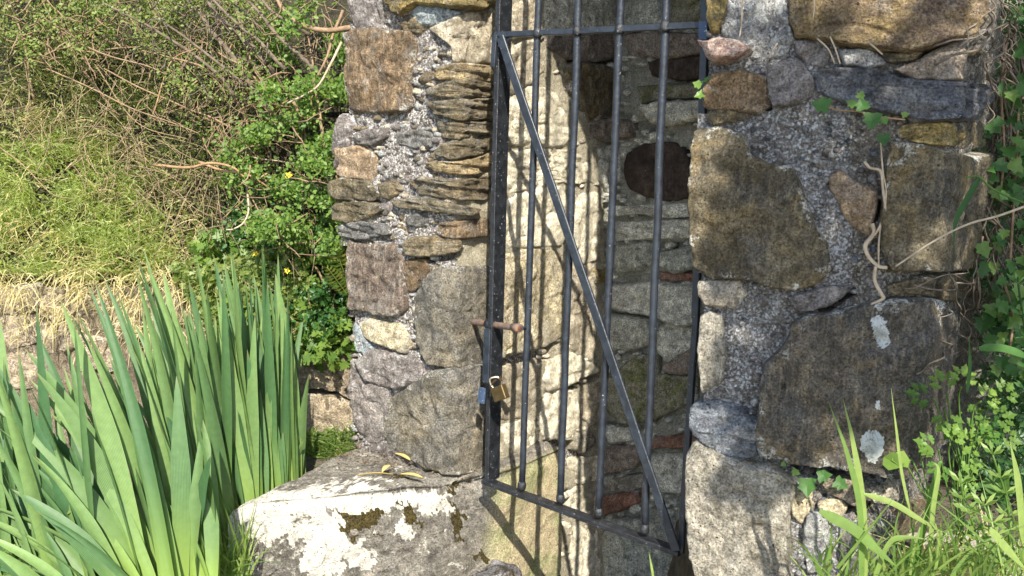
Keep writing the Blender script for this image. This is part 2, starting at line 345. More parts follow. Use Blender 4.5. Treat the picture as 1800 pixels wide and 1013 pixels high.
# left cheek of the right pier (hidden side towards the niche)
def tSR(px, py):
    return smax(tplane(px, py, RP0, nRP), tplane(px, py, c1, nRS), .03)
def surf_eval(ts, px, py):
    e = 1.5
    P = ray(px, py)*ts(px, py)[..., None]
    Px = ray(px+e, py)*ts(px+e, py)[..., None]-ray(px-e, py)*ts(px-e, py)[..., None]
    Py = ray(px, py+e)*ts(px, py+e)[..., None]-ray(px, py-e)*ts(px, py-e)[..., None]
    n = np.cross(Px, Py); n /= np.linalg.norm(n, axis=-1)[..., None]+1e-12
    s = np.sign(np.sum(n*P, -1))[..., None]; return P, -n*s
RINGS = [.0, .16, .32, .46, .58, .68, .77, .84, .895, .935, .965, .988, 1.0]
SEED = [10]
def stone(poly, ts, mat, H=.022, R=.009, amp=.0065, grow=2.6, parent=None, layer=0., name='stone', tilt=.5, jit=2.2, nseg=None, attrs=None, depth=.045, lab=None, rings=None):
    SEED[0] += 1; sd = SEED[0]
    P = np.array(poly, float)
    # resample outline evenly, slightly rounded
    L = np.linalg.norm(np.roll(P, -1, 0)-P, axis=1); per = L.sum()
    n = nseg or int(np.clip(per/4.2, 20, 170))
    cum = np.concatenate([[0], np.cumsum(L)]); s = np.arange(n)/n*per
    Q = np.vstack([P, P[:1]]); B = np.stack([np.interp(s, cum, Q[:, 0]), np.interp(s, cum, Q[:, 1])], 1)
    B = .2*np.roll(B, 1, 0)+.6*B+.2*np.roll(B, -1, 0)
    c = B.mean(0); B = B+(B-c)/np.linalg.norm(B-c, axis=1)[:, None]*grow
    rad = np.linalg.norm(B-c, axis=1)
    B = B+(B-c)/rad[:, None]*(jit*fbm(np.c_[B/13., np.full(n, sd*3.3)], sd, 4, .65))[:, None]
    rad = np.linalg.norm(B-c, axis=1)
    rr = rings or RINGS
    if not rings and per > 260:
        m_ = int(np.clip(per/26, 12, 34)); rr = [0]+list(np.linspace(.05, .93, m_))+[.95, .967, .982, .993, 1.0]
    tx, ty = rng.normal(0, tilt, 2)
    V = []
    sc = None
    size = math.sqrt(abs(np.sum(B[:, 0]*np.roll(B[:, 1], -1)-B[:, 1]*np.roll(B[:, 0], -1))/2))
    allp = []; allh = []
    for t in rr[1:]:
        q = c+(B-c)*t
        d = (1-t)*rad*2.2/F
        pr = np.sqrt(np.clip(1-(1-np.clip(d/R, 0, 1))**2, 0, 1))
        allp.append(q); allh.append(pr)
    q = np.vstack([c[None]]+allp+[c+(B-c)*1.01]); pr = np.concatenate([[1.]]+allh+[np.zeros(n)])
    Pw, Nn = surf_eval(ts, q[:, 0], q[:, 1])
    rel = (q-c)/max(size, 1)
    hf = np.ones(len(q))*1.0
    rl = np.linalg.norm(rel, axis=1); ext = max(rl.max(), .3)
    for _ in range(5):                                        # broken facets
        th = rng.uniform(0, 6.28); hf = np.minimum(hf, 1.30-rng.uniform(.35, .95)*(rel[:, 0]*math.cos(th)+rel[:, 1]*math.sin(th))/ext)
    h = H*pr*hf*(1+(rel[:, 0]*tx+rel[:, 1]*ty)*.5)
    nz = fbm(Pw*np.array([26, 26, 26])+sd*5.7, sd, 5, .58)*amp*(.35+.65*pr)
    rd = ((1-np.abs(vnoise(Pw*np.array([15, 15, 15])+sd*2.3, sd+9)))**6*1.3+(1-np.abs(vnoise(Pw*np.array([34, 34, 20])+sd*1.3, sd+29)))**5*.6)*amp*pr   # chipped ridges
    h = h+nz-rd
    if layer:
        lz = fbm(np.c_[Pw[:, 0]*9, Pw[:, 1]*9, Pw[:, 2]*105+Pw[:, 0]*12]+sd, sd+3, 3); h = h+layer*np.clip(lz, -.5, .9)*(.3+.7*pr)
    k = n
    h[-k:] = -depth
    V = Pw+Nn*h[:, None]
    m = len(rr)-1
    f = [(0, 1+i, 1+(i+1) % n) for i in range(n)]
    for r in range(m):
        a = 1+r*n; b = a+n
        for i in range(n):
            j = (i+1) % n; f.append((a+i, b+i, b+j, a+j))
    edge = np.concatenate([[0.]]+[np.full(n, t**2.2) for t in rr[1:]]+[np.ones(n)])
    at = {'edge': edge}
    if attrs:
        for kk, polys in attrs.items():
            z = np.zeros(len(q))
            for pl in polys:
                z = np.maximum(z, inpoly(q[:, 0], q[:, 1], pl).astype(float))
            at[kk] = z
    o = link(name, V, f, MT[mat], parent, True, at)
    if lab: o['label'] = lab
    return o
GAPS = [[(1200,254),(1216,272),(1226,306),(1222,340),(1212,340),(1216,305),(1206,276)], [(1096,300),(1104,268),(1136,252),(1140,256),(1110,275),(1102,306),(1112,336),(1104,330)], [(956,772),(1008,772),(1006,793),(966,790)], [(960,690),(1000,670),(1054,648),(1056,662),(1004,686),(968,700)], [(860,642),(900,628),(962,610),(990,600),(962,630),(904,648),(866,664)],
 [(720,450),(752,454),(800,448),(812,438),(812,450),(796,456),(750,462)], [(764,638),(800,648),(850,632),(850,646),(800,652),(770,652)], [(820,826),(848,806),(858,800),(858,830),(830,840)],
 [(1425,548),(1500,506),(1506,514),(1446,556)], [(1390,810),(1480,818),(1562,832),(1562,850),(1500,846),(1400,832)], [(1538,345),(1550,350),(1546,380),(1534,400)], [(1545,88),(1660,82),(1640,92),(1600,104)],
 [(1070,534),(1110,544),(1165,554),(1230,574),(1228,586),(1160,566),(1074,552)], [(1155,426),(1205,428),(1200,446),(1160,450)], [(1025,106),(1050,108),(1050,128),(1028,130)], [(1086,195),(1130,215),(1160,222),(1150,238),(1100,225)],
 [(1000,100),(1086,104),(1082,116),(1000,114)], [(1346,185),(1358,182),(1358,196),(1346,196)], [(1080,610),(1160,604),(1158,616),(1080,626)], [(1064,742),(1140,746),(1130,756),(1064,752)], [(1090,894),(1160,892),(1150,914),(1080,910)],
 [(1440,868),(1500,890),(1540,880),(1530,900),(1470,908)], [(600,348),(665,352),(664,360),(590,358)], [(720,500),(742,498),(740,512),(724,514)], [(1190,90),(1240,92),(1240,104),(1150,106)], [(1385,16),(1394,40),(1404,68),(1396,72),(1384,40)],
 [(540,684),(600,686),(640,716),(640,730),(604,700),(540,694)], [(985,870),(1002,860),(1004,930),(984,920)], [(990,785),(1010,790),(1030,800),(1010,830),(992,815)]]
def mortar(ts, x0, x1, y0, y1, step, mat, parent, amp=.009, name='mortar', seed=3, sink=0.0, clipf=None):
    xs = np.arange(x0, x1+.1, step); ys = np.arange(y0, y1+.1, step)
    X, Y = np.meshgrid(xs, ys); P, Nn = surf_eval(ts, X, Y)
    h = fbm(P*26, seed, 5, .6)*amp-sink+np.maximum(0, fbm(P*90, seed+5, 2))*.004
    for gp_ in GAPS: h = h-inpoly(X, Y, gp_)*.055
    V = (P+Nn*h[..., None]).reshape(-1, 3); nx, ny = len(xs), len(ys)
    f = []
    for j in range(ny-1):
        for i in range(nx-1):
            if clipf is not None and not clipf(xs[i], ys[j]): continue
            a = j*nx+i; f.append((a, a+nx, a+nx+1, a+1))
    return link(name, V, f, mat, parent)
def chips(ts, n, region, avoid, mats_, parent, smin_=4, smax_=10, seed=1, H=.007, name='rubble_chip'):
    r = random.Random(seed); polys = []
    acc = {}
    tries = 0; k = 0
    while k < n and tries < n*20:
        tries += 1
        x = r.uniform(region[0], region[2]); y = r.uniform(region[1], region[3])
        if any(inpoly(np.array([x]), np.array([y]), a)[0] for a in avoid): continue
        s = r.uniform(smin_, smax_); e = r.uniform(.45, 1.); m = 8; a0 = r.uniform(0, 6.28)
        B = []
        for i in range(m):
            th = 2*math.pi*i/m; rr = s*r.uniform(.75, 1.2)
            B.append((x+rr*math.cos(th), y+rr*e*math.sin(th)))
        B = np.array(B); c = B.mean(0)
        q = np.vstack([c[None], c+(B-c)*.65, B])
        P, Nn = surf_eval(ts, q[:, 0], q[:, 1])
        hh = r.uniform(.5, 1.3)*H*(s/7)
        h = np.concatenate([[hh], np.full(m, hh*.8), np.full(m, -.008)])+np.array([r.uniform(-.0015, .0015) for _ in range(2*m+1)])
        V = P+Nn*h[:, None]
        f = [(0, 1+i, 1+(i+1) % m) for i in range(m)]+[(1+i, 1+m+i, 1+m+(i+1) % m, 1+(i+1) % m) for i in range(m)]
        acc.setdefault(r.choice(mats_), Acc()).add(V, f); k += 1
    for mm, a in acc.items():
        o = a.link(name, MT[mm], parent); o['kind'] = 'stuff'

# ================================================================== LEFT PIER + RECESS
leftP = thing('stone_gate_pier', unp(720, 800, Ccor, nLP)-Z*.5, 'rough rubble stone pier left of the iron gate, standing on the lichened block', 'stone pier')
LEFT = [
 ([(622,-60),(680,-60),(676,30),(674,50),(650,54),(628,52),(618,20)],'crust',.02,0),
 ([(684,-70),(870,-70),(866,2),(835,20),(790,13),(745,9),(728,17),(715,28),(700,25),(686,8)],'yellow',.05,.006),
 ([(727,20),(750,12),(785,14),(812,22),(800,33),(775,46),(745,44),(730,34)],'blueface',.02,0),
 ([(700,40),(735,30),(752,42),(758,58),(735,60),(712,56)],'slate',.018,.005),
 ([(618,62),(630,52),(660,50),(685,55),(725,56),(737,75),(730,110),(723,150),(728,180),(720,196),(660,198),(620,194),(613,130)],'brown',.034,0),
 ([(758,52),(800,32),(862,12),(863,110),(800,114),(797,80),(775,66)],'cream',.018,0),
 ([(800,62),(812,57),(834,56),(826,64),(802,68)],'slate',.02,0),
 ([(768,122),(800,111),(863,115),(862,143),(800,141),(768,141)],'ochre',.022,.007),
 ([(739,142),(752,130),(763,128),(760,145),(744,148)],'slate',.022,0),
 ([(752,158),(775,148),(805,142),(840,141),(863,150),(862,171),(800,173),(756,171)],'slate',.022,.009),
 ([(757,180),(800,176),(862,174),(861,209),(805,212),(768,200)],'slate',.026,.010),
 ([(771,214),(862,213),(861,230),(800,246),(776,238)],'slate',.018,.008),
 ([(768,264),(785,252),(820,246),(860,236),(860,264),(800,281),(776,276)],'slate',.020,.009),
 ([(752,286),(770,284),(806,285),(860,268),(859,302),(815,307),(765,302)],'ochre',.022,.006),
 ([(724,320),(745,310),(800,318),(858,308),(857,350),(805,352),(745,342)],'slate',.022,.009),
 ([(696,352),(745,346),(800,359),(837,367),(822,379),(795,376),(750,370),(700,364)],'slate',.026,.006),
 ([(720,380),(755,374),(753,390),(736,399),(718,395)],'grey',.02,0),
 ([(774,393),(856,384),(855,414),(800,421),(776,413)],'brown',.022,.007),
 ([(596,212),(604,202),(620,205),(626,225),(614,255),(594,300),(589,262)],'crust',.02,0),
 ([(622,242),(645,230),(686,226),(686,240),(660,257),(635,255)],'crust',.028,0),
 ([(598,262),(635,257),(662,272),(665,300),(655,317),(620,314),(597,309),(591,290)],'orange',.022,0),
 ([(585,324),(600,312),(655,320),(665,340),(655,353),(600,351),(585,341)],'olive',.024,.006),
 ([(587,366),(600,355),(656,357),(682,368),(655,385),(610,393),(591,385)],'olive',.024,.006),
 ([(596,402),(615,390),(680,394),(692,412),(640,421),(602,416)],'grey',.022,.006),
 ([(662,326),(700,316),(703,335),(690,350),(666,346)],'slate',.018,0),
 ([(700,236),(745,226),(766,240),(760,258),(730,262),(700,251)],'grey',.012,.006),
 ([(668,362),(694,352),(700,372),(676,380)],'crust',.014,0),
 ([(616,424),(650,432),(690,430),(712,450),(716,500),(719,540),(702,556),(660,550),(621,541),(614,480)],'purple',.026,0),
 ([(718,429),(730,417),(775,414),(806,421),(813,432),(797,446),(750,452),(722,448)],'slate',.03,0),
 ([(717,460),(752,454),(755,475),(741,500),(722,512),(717,490)],'brown',.016,0),
 ([(768,472),(800,469),(856,468),(858,560),(856,628),(843,640),(797,645),(760,638),(743,610),(735,560),(738,520),(752,490)],'greycorner',.03,0),
 ([(634,567),(660,560),(710,572),(723,600),(717,621),(700,613),(670,603),(641,592)],'tan',.024,0),
 ([(622,570),(632,564),(640,596),(662,612),(650,628),(626,615)],'blueface',.012,0),
 ([(632,634),(660,612),(700,620),(740,632),(761,650),(737,672),(700,683),(665,673),(640,656)],'crust',.03,0),
 ([(621,630),(634,650),(680,682),(688,720),(680,770),(652,780),(628,742),(617,690)],'crust',.022,0),
 ([(688,702),(720,682),(752,657),(790,647),(845,640),(850,700),(848,720),(852,770),(846,810),(822,829),(790,831),(740,813),(690,792),(674,750)],'greycorner',.034,0),
 ([(640,780),(680,778),(730,812),(700,818),(650,800)],'crust',.012,0),
]
for poly, m, H, lay in LEFT: stone(poly, tSL, m, H, parent=leftP, layer=lay)
recess = thing('recess_wall', unp(1060, 900, BK0, N)-Z*.3, 'recessed rubble wall seen behind the bars of the iron gate', 'stone wall')
REC = [
 ([(872,747),(935,740),(946,765),(933,790),(876,795)],'pale',.010,0),
 ([(958,694),(985,682),(1012,690),(1017,745),(1005,770),(960,772),(946,742)],'pale',.014,0),
 ([(955,668),(961,634),(1000,621),(1049,646),(1048,652),(1000,673),(963,688)],'pale',.022,0),
 ([(872,660),(900,645),(950,652),(952,685),(925,733),(876,735)],'cream',.010,0),
 ([(866,452),(930,440),(985,442),(991,500),(986,588),(960,607),(880,623),(864,600)],'tan',.012,0),
 ([(996,472),(1038,464),(1041,540),(1047,600),(1040,634),(1002,614),(993,560)],'cream',.012,0),
 ([(870,362),(930,333),(990,328),(1000,400),(985,432),(905,431),(870,440)],'pale',.012,0),
 ([(1006,347),(1050,337),(1055,400),(1047,458),(1010,463),(1002,400)],'pale',.014,0),
 ([(872,272),(930,264),(1000,264),(1040,291),(1050,325),(990,322),(900,338),(872,350)],'pale',.012,.004),
 ([(872,250),(878,190),(930,150),(975,165),(1000,230),(1018,255),(950,259)],'pale',.014,.004),
 ([(874,150),(876,110),(915,72),(945,72),(960,120),(930,148),(900,166)],'cream',.012,0),
 ([(880,50),(900,10),(940,-5),(946,58),(900,68)],'cream',.02,0),
 ([(1010,762),(1035,753),(1046,780),(1022,796)],'palegrey',.016,0),
 ([(1022,700),(1060,668),(1066,730),(1040,748),(1024,735)],'cream',.012,0),
 ([(1008,812),(1048,802),(1054,842),(1020,850)],'pale',.014,0),
 ([(1002,925),(1050,928),(1056,1050),(1002,1060)],'pale',.012,0),
 ([(1000,865),(1044,868),(1042,905),(1002,905)],'pale',.012,0),
 ([(1098,302),(1105,270),(1135,255),(1175,250),(1203,263),(1218,300),(1216,345),(1180,352),(1140,346),(1110,332)],'round',.016,0),
 ([(960,62),(1085,62),(1090,98),(1050,108),(1000,105),(962,86)],'darkbrown',.02,0),
 ([(1098,62),(1130,58),(1245,60),(1244,94),(1160,104),(1106,96)],'darkbrown',.02,0),
 ([(1140,108),(1245,98),(1244,135),(1200,140),(1150,132)],'round',.016,0),
 ([(990,122),(1010,110),(1070,118),(1086,160),(1075,205),(1030,206),(1002,165)],'olive',.024,0),
 ([(1130,190),(1165,180),(1240,178),(1240,206),(1180,223),(1150,217)],'greygreen',.034,.006),
 ([(1120,152),(1240,148),(1240,172),(1180,174),(1130,184)],'mossy',.018,0),
 ([(1030,216),(1075,208),(1110,215),(1115,240),(1070,250),(1040,241)],'darkbrown',.03,0),
 ([(1084,362),(1225,357),(1225,380),(1180,384),(1130,376),(1084,380)],'greygreen',.012,.006),
 ([(1084,390),(1225,386),(1225,418),(1150,420),(1084,424)],'greygreen',.016,.006),
 ([(1084,432),(1150,426),(1152,456),(1130,474),(1084,478)],'darkgreen',.02,0),
 ([(1160,446),(1225,432),(1225,470),(1190,478),(1162,465)],'darkgreen',.022,0),
 ([(1148,478),(1225,480),(1225,494),(1160,492)],'rust',.010,0),
 ([(1044,476),(1070,472),(1070,494),(1044,498)],'yellow',.010,0),
 ([(1076,502),(1150,496),(1230,502),(1230,565),(1200,572),(1160,556),(1110,546),(1076,537)],'greygreen',.03,.004),
 ([(1076,552),(1145,560),(1150,600),(1110,615),(1074,612)],'darkgreen',.02,0),
 ([(1160,577),(1185,566),(1225,580),(1225,606),(1178,638),(1157,612)],'greygreen',.016,0),
 ([(1165,645),(1225,606),(1225,655),(1180,656)],'darkbrown',.018,0),
 ([(1074,662),(1120,628),(1158,626),(1162,658),(1225,664),(1225,700),(1150,740),(1100,745),(1070,722)],'mossy',.02,0),
 ([(1060,752),(1108,754),(1112,774),(1075,778)],'greygreen',.014,0),
 ([(1054,788),(1110,783),(1145,792),(1122,820),(1060,834)],'darkbrown',.022,0),
 ([(1150,768),(1225,764),(1225,784),(1150,788)],'rust',.016,0),
 ([(1050,876),(1120,862),(1131,880),(1100,893),(1065,904)],'rust',.02,0),
 ([(1140,800),(1225,796),(1225,868),(1140,862)],'greygreen',.016,0),
 ([(1070,842),(1130,832),(1136,856),(1070,864)],'palegrey',.012,0),
 ([(1075,912),(1150,917),(1225,960),(1225,1060),(1064,1060),(1064,940)],'darkgreen',.02,0),
 ([(958,-20),(1080,-20),(1080,48),(960,54)],'greygreen',.022,0),
 ([(1092,10),(1150,-20),(1170,40),(1120,54),(1096,50)],'darkgreen',.022,0),
 ([(1180,-20),(1250,-20),(1250,48),(1184,44)],'mossy',.018,0),
 ([(1050,260),(1086,256),(1090,310),(1072,345),(1056,320)],'greygreen',.012,.004),
]
for poly, m, H, lay in REC: stone(poly, tSL, m, H*(1.5 if poly[0][0] > 1040 and m != 'round' else 1), parent=recess, layer=lay, R=.012, depth=.06, amp=.004 if m == 'round' and H == .016 else .0065, tilt=0 if m == 'round' else .5)
mortar(tSL, 600, 806, -460, 1090, 4, MO_L, leftP, sink=.0, clipf=lambda x, y: x > 612+0.02*y-(22 if 200 < y < 430 else 0))
mortar(tSL, 801, 1062, -460, 1200, 5, MO_V, recess, seed=8, amp=.006, name='mortar', clipf=lambda x, y: not (y > 826 and x < 985))
mortar(tSL, 1057, 1300, -460, 1200, 5, MO_B, recess, seed=12, amp=.014, name='mortar', sink=.010)
allL = [p for p, *_ in LEFT]+[p for p, *_ in REC]
chips(tSL, 260, (618, 0, 800, 830), allL, ['crust', 'slate', 'white', 'cream'], leftP, seed=2)
chips(tSL, 110, (860, 0, 1050, 1010), allL, ['cream', 'pale'], recess, seed=3, H=.005)
chips(tSL, 170, (1060, 0, 1225, 1010), allL, ['greygreen', 'darkgreen', 'greygreen'], recess, seed=4)
# solid cores behind the faces (so that the pier and wall are solid from any side)
def prism(name, pts, z0, z1, mat, parent, kind=None):
    n = len(pts); v = [np.array([p[0], p[1], z0]) for p in pts]+[np.array([p[0], p[1], z1]) for p in pts]
    f = [tuple(range(n-1, -1, -1)), tuple(range(n, 2*n))]+[(i, (i+1) % n, n+(i+1) % n, n+i) for i in range(n)]
    o = link(name, v, f, mat, parent, False)
    if kind: o['kind'] = kind
    return o
LD = np.array([-math.cos(tL), math.sin(tL), 0])
back = -nLP
TOPZ = 1.07
eL = unp(622, 500, Ccor, nLP)
e = .03
pc = Ccor+back*e-D*e; pl_ = eL+back*e
prism('wall_core', [pc, pl_, pl_+back*.75, Ccor+N*.95-D*.03, RV0+N*.83-D*.03], -2.15, TOPZ, MO_L, leftP)
rb = BK0+N*.03
prism('wall_core', [rb-D*.35, rb+D*1.7, rb+D*1.7+N*.35, rb-D*.35+N*.35], -2.15, TOPZ, MO_B, recess)

# ================================================================== RIGHT PIER
rightP = thing('stone_gate_pier', unp(1450, 1000, RP0, nRP)-Z*.3, 'wide rubble stone pier right of the iron gate, holding a huge dark slab', 'stone pier')
lpatch = [[(1532,556),(1545,548),(1556,560),(1562,580),(1563,600),(1552,606),(1540,598),(1534,578)], [(1541,696),(1546,694),(1547,712),(1538,708)],
          [(1514,760),(1522,750),(1540,748),(1552,760),(1550,782),(1536,805),(1528,800),(1522,790),(1514,780)]]
RIGHT = [
 ([(1246,0),(1262,-50),(1284,-50),(1276,30),(1262,60),(1251,58),(1244,30)],'yellow',.02,0),
 ([(1284,-60),(1380,-60),(1387,40),(1398,70),(1372,100),(1325,104),(1292,72),(1268,62)],'white',.014,0),
 ([(1392,-90),(1705,-90),(1698,40),(1690,62),(1660,78),(1600,93),(1500,83),(1440,71),(1402,66),(1388,30)],'ochre2',.045,0),
 ([(1233,76),(1250,80),(1275,72),(1300,77),(1326,91),(1302,106),(1280,113),(1262,114),(1246,100)],'pink',.07,0),
 ([(1238,155),(1255,132),(1300,125),(1345,135),(1358,150),(1352,185),(1335,200),(1290,195),(1240,190)],'brown',.026,0),
 ([(1350,128),(1380,105),(1405,105),(1432,138),(1432,168),(1400,182),(1360,191),(1352,160)],'crust2',.030,0),
 ([(1397,74),(1450,74),(1458,100),(1450,117),(1427,118),(1402,98)],'crust2',.018,0),
 ([(1475,90),(1520,87),(1545,100),(1560,112),(1530,119),(1485,116)],'white',.018,0),
 ([(1548,94),(1622,92),(1600,108),(1562,110)],'slate',.014,.004),
 ([(1570,124),(1605,112),(1640,92),(1692,66),(1694,138),(1660,142),(1610,141)],'tancrust',.022,0),
 ([(1430,127),(1470,121),(1530,121),(1590,141),(1690,146),(1728,150),(1722,178),(1685,205),(1630,215),(1590,205),(1560,200),(1490,185),(1437,162)],'bluedark',.034,.003),
 ([(1598,208),(1640,198),(1637,213),(1605,218)],'crust',.02,0),
 ([(1655,205),(1706,192),(1702,210),(1662,214)],'grey',.026,0),
 ([(1578,228),(1600,217),(1660,216),(1690,238),(1672,258),(1620,252),(1582,246)],'yellow',.016,0),
 ([(1686,216),(1722,214),(1722,262),(1684,260)],'olive',.014,0),
 ([(1242,202),(1270,193),(1322,201),(1300,212),(1255,222)],'olive',.018,0),
 ([(1222,230),(1260,224),(1310,236),(1322,275),(1355,290),(1390,292),(1410,330),(1430,390),(1455,430),(1462,470),(1440,495),(1400,510),(1360,505),(1310,488),(1250,488),(1225,470),(1214,400),(1216,300)],'olive',.04,0),
 ([(1462,307),(1475,298),(1502,320),(1540,335),(1542,350),(1532,413),(1510,406),(1487,386),(1470,350),(1458,327)],'orange',.026,0),
 ([(1566,252),(1620,256),(1665,272),(1742,268),(1754,310),(1756,400),(1746,455),(1690,470),(1620,475),(1570,472),(1547,440),(1550,380),(1556,310)],'olive',.045,0),
 ([(1230,494),(1300,492),(1312,515),(1290,541),(1240,534),(1230,512)],'cream2',.024,0),
 ([(1232,557),(1250,550),(1272,560),(1276,620),(1270,670),(1236,690),(1228,620)],'palegrey',.024,0),
 ([(1388,522),(1460,502),(1500,503),(1470,530),(1430,546),(1400,545)],'crust2',.026,0),
 ([(1560,500),(1620,484),(1700,478),(1720,505),(1665,530),(1600,514),(1562,518)],'olive',.024,0),
 ([(1420,552),(1470,547),(1560,524),(1620,522),(1660,552),(1655,620),(1640,700),(1650,755),(1600,798),(1560,829),(1480,816),(1400,809),(1340,796),(1330,760),(1338,700),(1345,640),(1385,600),(1395,567)],'dark',.05,0),
 ([(1216,717),(1250,702),(1300,714),(1335,742),(1334,795),(1300,809),(1268,796),(1232,766),(1214,746)],'blue',.034,.006),
 ([(1210,792),(1228,769),(1260,781),(1320,813),(1352,813),(1390,836),(1400,860),(1386,900),(1392,960),(1384,1080),(1240,1080),(1215,960),(1208,880)],'palegrey',.05,0),
 ([(1394,850),(1425,860),(1430,885),(1408,920),(1394,900)],'tan',.018,0),
 ([(1440,842),(1480,840),(1522,852),(1530,870),(1500,886),(1458,864)],'tancrust',.024,0),
 ([(1440,882),(1470,877),(1490,890),(1480,905),(1445,902)],'tan',.026,0),
 ([(1418,902),(1450,892),(1456,930),(1446,1000),(1420,1006),(1412,950)],'white',.022,0),
 ([(1528,862),(1560,842),(1600,808),(1652,768),(1640,800),(1580,850),(1568,884),(1536,884)],'cream2',.006,0),
 ([(1570,890),(1640,862),(1700,868),(1702,920),(1660,965),(1565,965)],'brown',.024,0),
 ([(1476,925),(1530,902),(1556,930),(1562,1050),(1484,1060)],'grey',.024,0),
 ([(1660,880),(1740,860),(1760,960),(1700,990)],'brown',.012,0),
]
MT['ochre2'] = stone_mat('ochre_purple_stone', (.34, .25, .12), (.25, .18, .12), (.13, .09, .08), lich=.22, lcol=(.5, .45, .3), streak=(22, 22, 70), srot=.75, ochre=.5, bump=1.)
MT['crust2'] = stone_mat('purple_grey_crusted_stone', (.17, .155, .15), (.22, .20, .19), (.30, .27, .26), lich=.3, lcol=(.5, .48, .48), streak=(50, 50, 50), lscale=50)
MT['tancrust'] = stone_mat('tan_crusted_stone', (.30, .24, .18), (.24, .19, .15), (.38, .32, .26), lich=.3, lcol=(.52, .48, .42), lscale=50)
MT['bluedark'] = stone_mat('dark_blue_slate', (.085, .09, .105), (.11, .115, .13), (.17, .18, .20), lich=.1, lcol=(.4, .43, .46), streak=(30, 30, 40))
MT['cream2'] = stone_mat('cream_lichened_stone', (.46, .40, .31), (.36, .31, .24), (.58, .53, .44), lich=.3, pits=.7)
for poly, m, H, lay in RIGHT:
    kw = {}
    if m == 'dark':
        fine_rings = [0]+list(np.linspace(.03, .97, 46))+[.985, 1.0]
        kw = dict(attrs={'lichen': lpatch, 'moss': []}, nseg=220, rings=fine_rings)
    stone(poly, tSR, m, H, parent=rightP, layer=lay, amp=.006, **kw)
mortar(tSR, 1222, 1500, -460, 1200, 4, MO_R, rightP, seed=21, clipf=lambda x, y: x > 1234+(8 if y < 200 else -10 if y < 480 else 0)-(14 if y > 720 else 0))
mortar(tSR, 1495, 1800, -460, 1200, 5, MO_R2, rightP, seed=25, clipf=lambda x, y: x < 1760)
allR = [p for p, *_ in RIGHT]
chips(tSR, 240, (1245, 0, 1550, 1010), allR, ['crust', 'white', 'crust2', 'blue'], rightP, seed=5)
chips(tSR, 90, (1550, 0, 1740, 1010), allR, ['tancrust', 'olive', 'crust2'], rightP, seed=6)
bR = -nRP.copy(); bR[2] = 0; bR /= np.linalg.norm(bR)
a1 = unp(1250, 500, RP0, nRP)+bR*.05; b1 = unp(1580, 700, RP0, nRP)+bR*.07
sd_ = np.array([.60, .80, 0])
prism('wall_core', [a1, b1, b1+sd_*.9, a1+N*.95], -2.15, TOPZ, MO_R2, rightP)
# upper courses and lintel above the opening (above the frame)
def rough_block(name, c, ax, ay, az_, mat, parent, seed=1, n=8, amp=.012, attrf=None):
    ex = [np.linspace(-1, 1, k) for k in (n if isinstance(n, tuple) else (n, n, n))]
    idx = {}; V = []; Fc = []
    def vid(p):
        k = tuple(np.round(p, 5))
        if k not in idx: idx[k] = len(V); V.append(p)
        return idx[k]
    for axis in range(3):
        o1, o2 = [i for i in range(3) if i != axis]
        for s in (-1, 1):
            for i in range(len(ex[o1])-1):
                for j in range(len(ex[o2])-1):
                    q = []
                    for (ii, jj) in ((i, j), (i+1, j), (i+1, j+1), (i, j+1)):
                        p = [0, 0, 0]; p[axis] = s; p[o1] = ex[o1][ii]; p[o2] = ex[o2][jj]; q.append(vid(tuple(p)))
                    if (s > 0) != (axis == 1): Fc.append(tuple(q))
                    else: Fc.append(tuple(q[::-1]))
    V = np.array(V); A = np.stack([ax, ay, az_]); ln = np.linalg.norm(A, axis=1)
    Pm = V*ln                                             # metric box coordinates
    r = .03; inner = np.clip(Pm, -(ln-r), ln-r); dd = Pm-inner; dl = np.linalg.norm(dd, axis=1)[:, None]
    out = inner+np.where(dl > 1e-9, dd/np.maximum(dl, 1e-9)*r, 0)
    nrm = np.where(dl > 1e-9, dd/np.maximum(dl, 1e-9), V)
    U = A/ln[:, None]; W = c+out@U; nw = nrm@U
    h = fbm(W*9+seed, seed, 5, .55)*amp+fbm(W*40+seed, seed+4, 3)*amp*.22
    W = W+nw*h[:, None]
    at = attrf(W) if attrf else None
    return link(name, W, Fc, mat, parent, True, at)
lint = thing('lintel', G+D*.3+Z*1.0, 'long rough stone lintel spanning the gate opening above the bars', 'lintel')
rough_block('stone', G+D*.32+N*.03+Z*(TOPZ+.12), D*.62, N*.22, Z*.12, MT['ochre'], lint, 5, 10)
rough_block('stone', G+D*.32+N*.5+Z*(TOPZ+.12), D*.62, N*.235, Z*.12, MT['slate'], lint, 6, 10)
for i, (cx, wx) in enumerate([(-.42, .22)]):
    rough_block('stone', G+D*cx+N*.25+Z*(TOPZ+.1), D*wx*.8, N*.25, Z*.1, MT['brown'], leftP, 11+i, 8)
rough_block('stone', RP0+np.array([.60, .15, TOPZ+.1]), np.array([.38, -.17, 0]), bR*.25, Z*.1, MT['slate'], rightP, 14, 8)

# ================================================================== BLOCK
_P, _N = surf_eval(tSL, np.array([800.]), np.array([834.])); zt = _P[0, 2]-.004
def onz(px, py, z): return ray(px, py)*(z/ray(px, py)[..., 2])
Aq = onz(388, 884, zt); Bq = onz(843, 847, zt)
Cq = onz(640, 770, zt)
ux = (Bq-Aq); wd = np.linalg.norm(ux); ux /= wd
block = thing('stone_block', (Aq+Bq)/2-Z*.55, 'big squared stone block splashed with white lichen, lying below the pier and padlock', 'stone block')
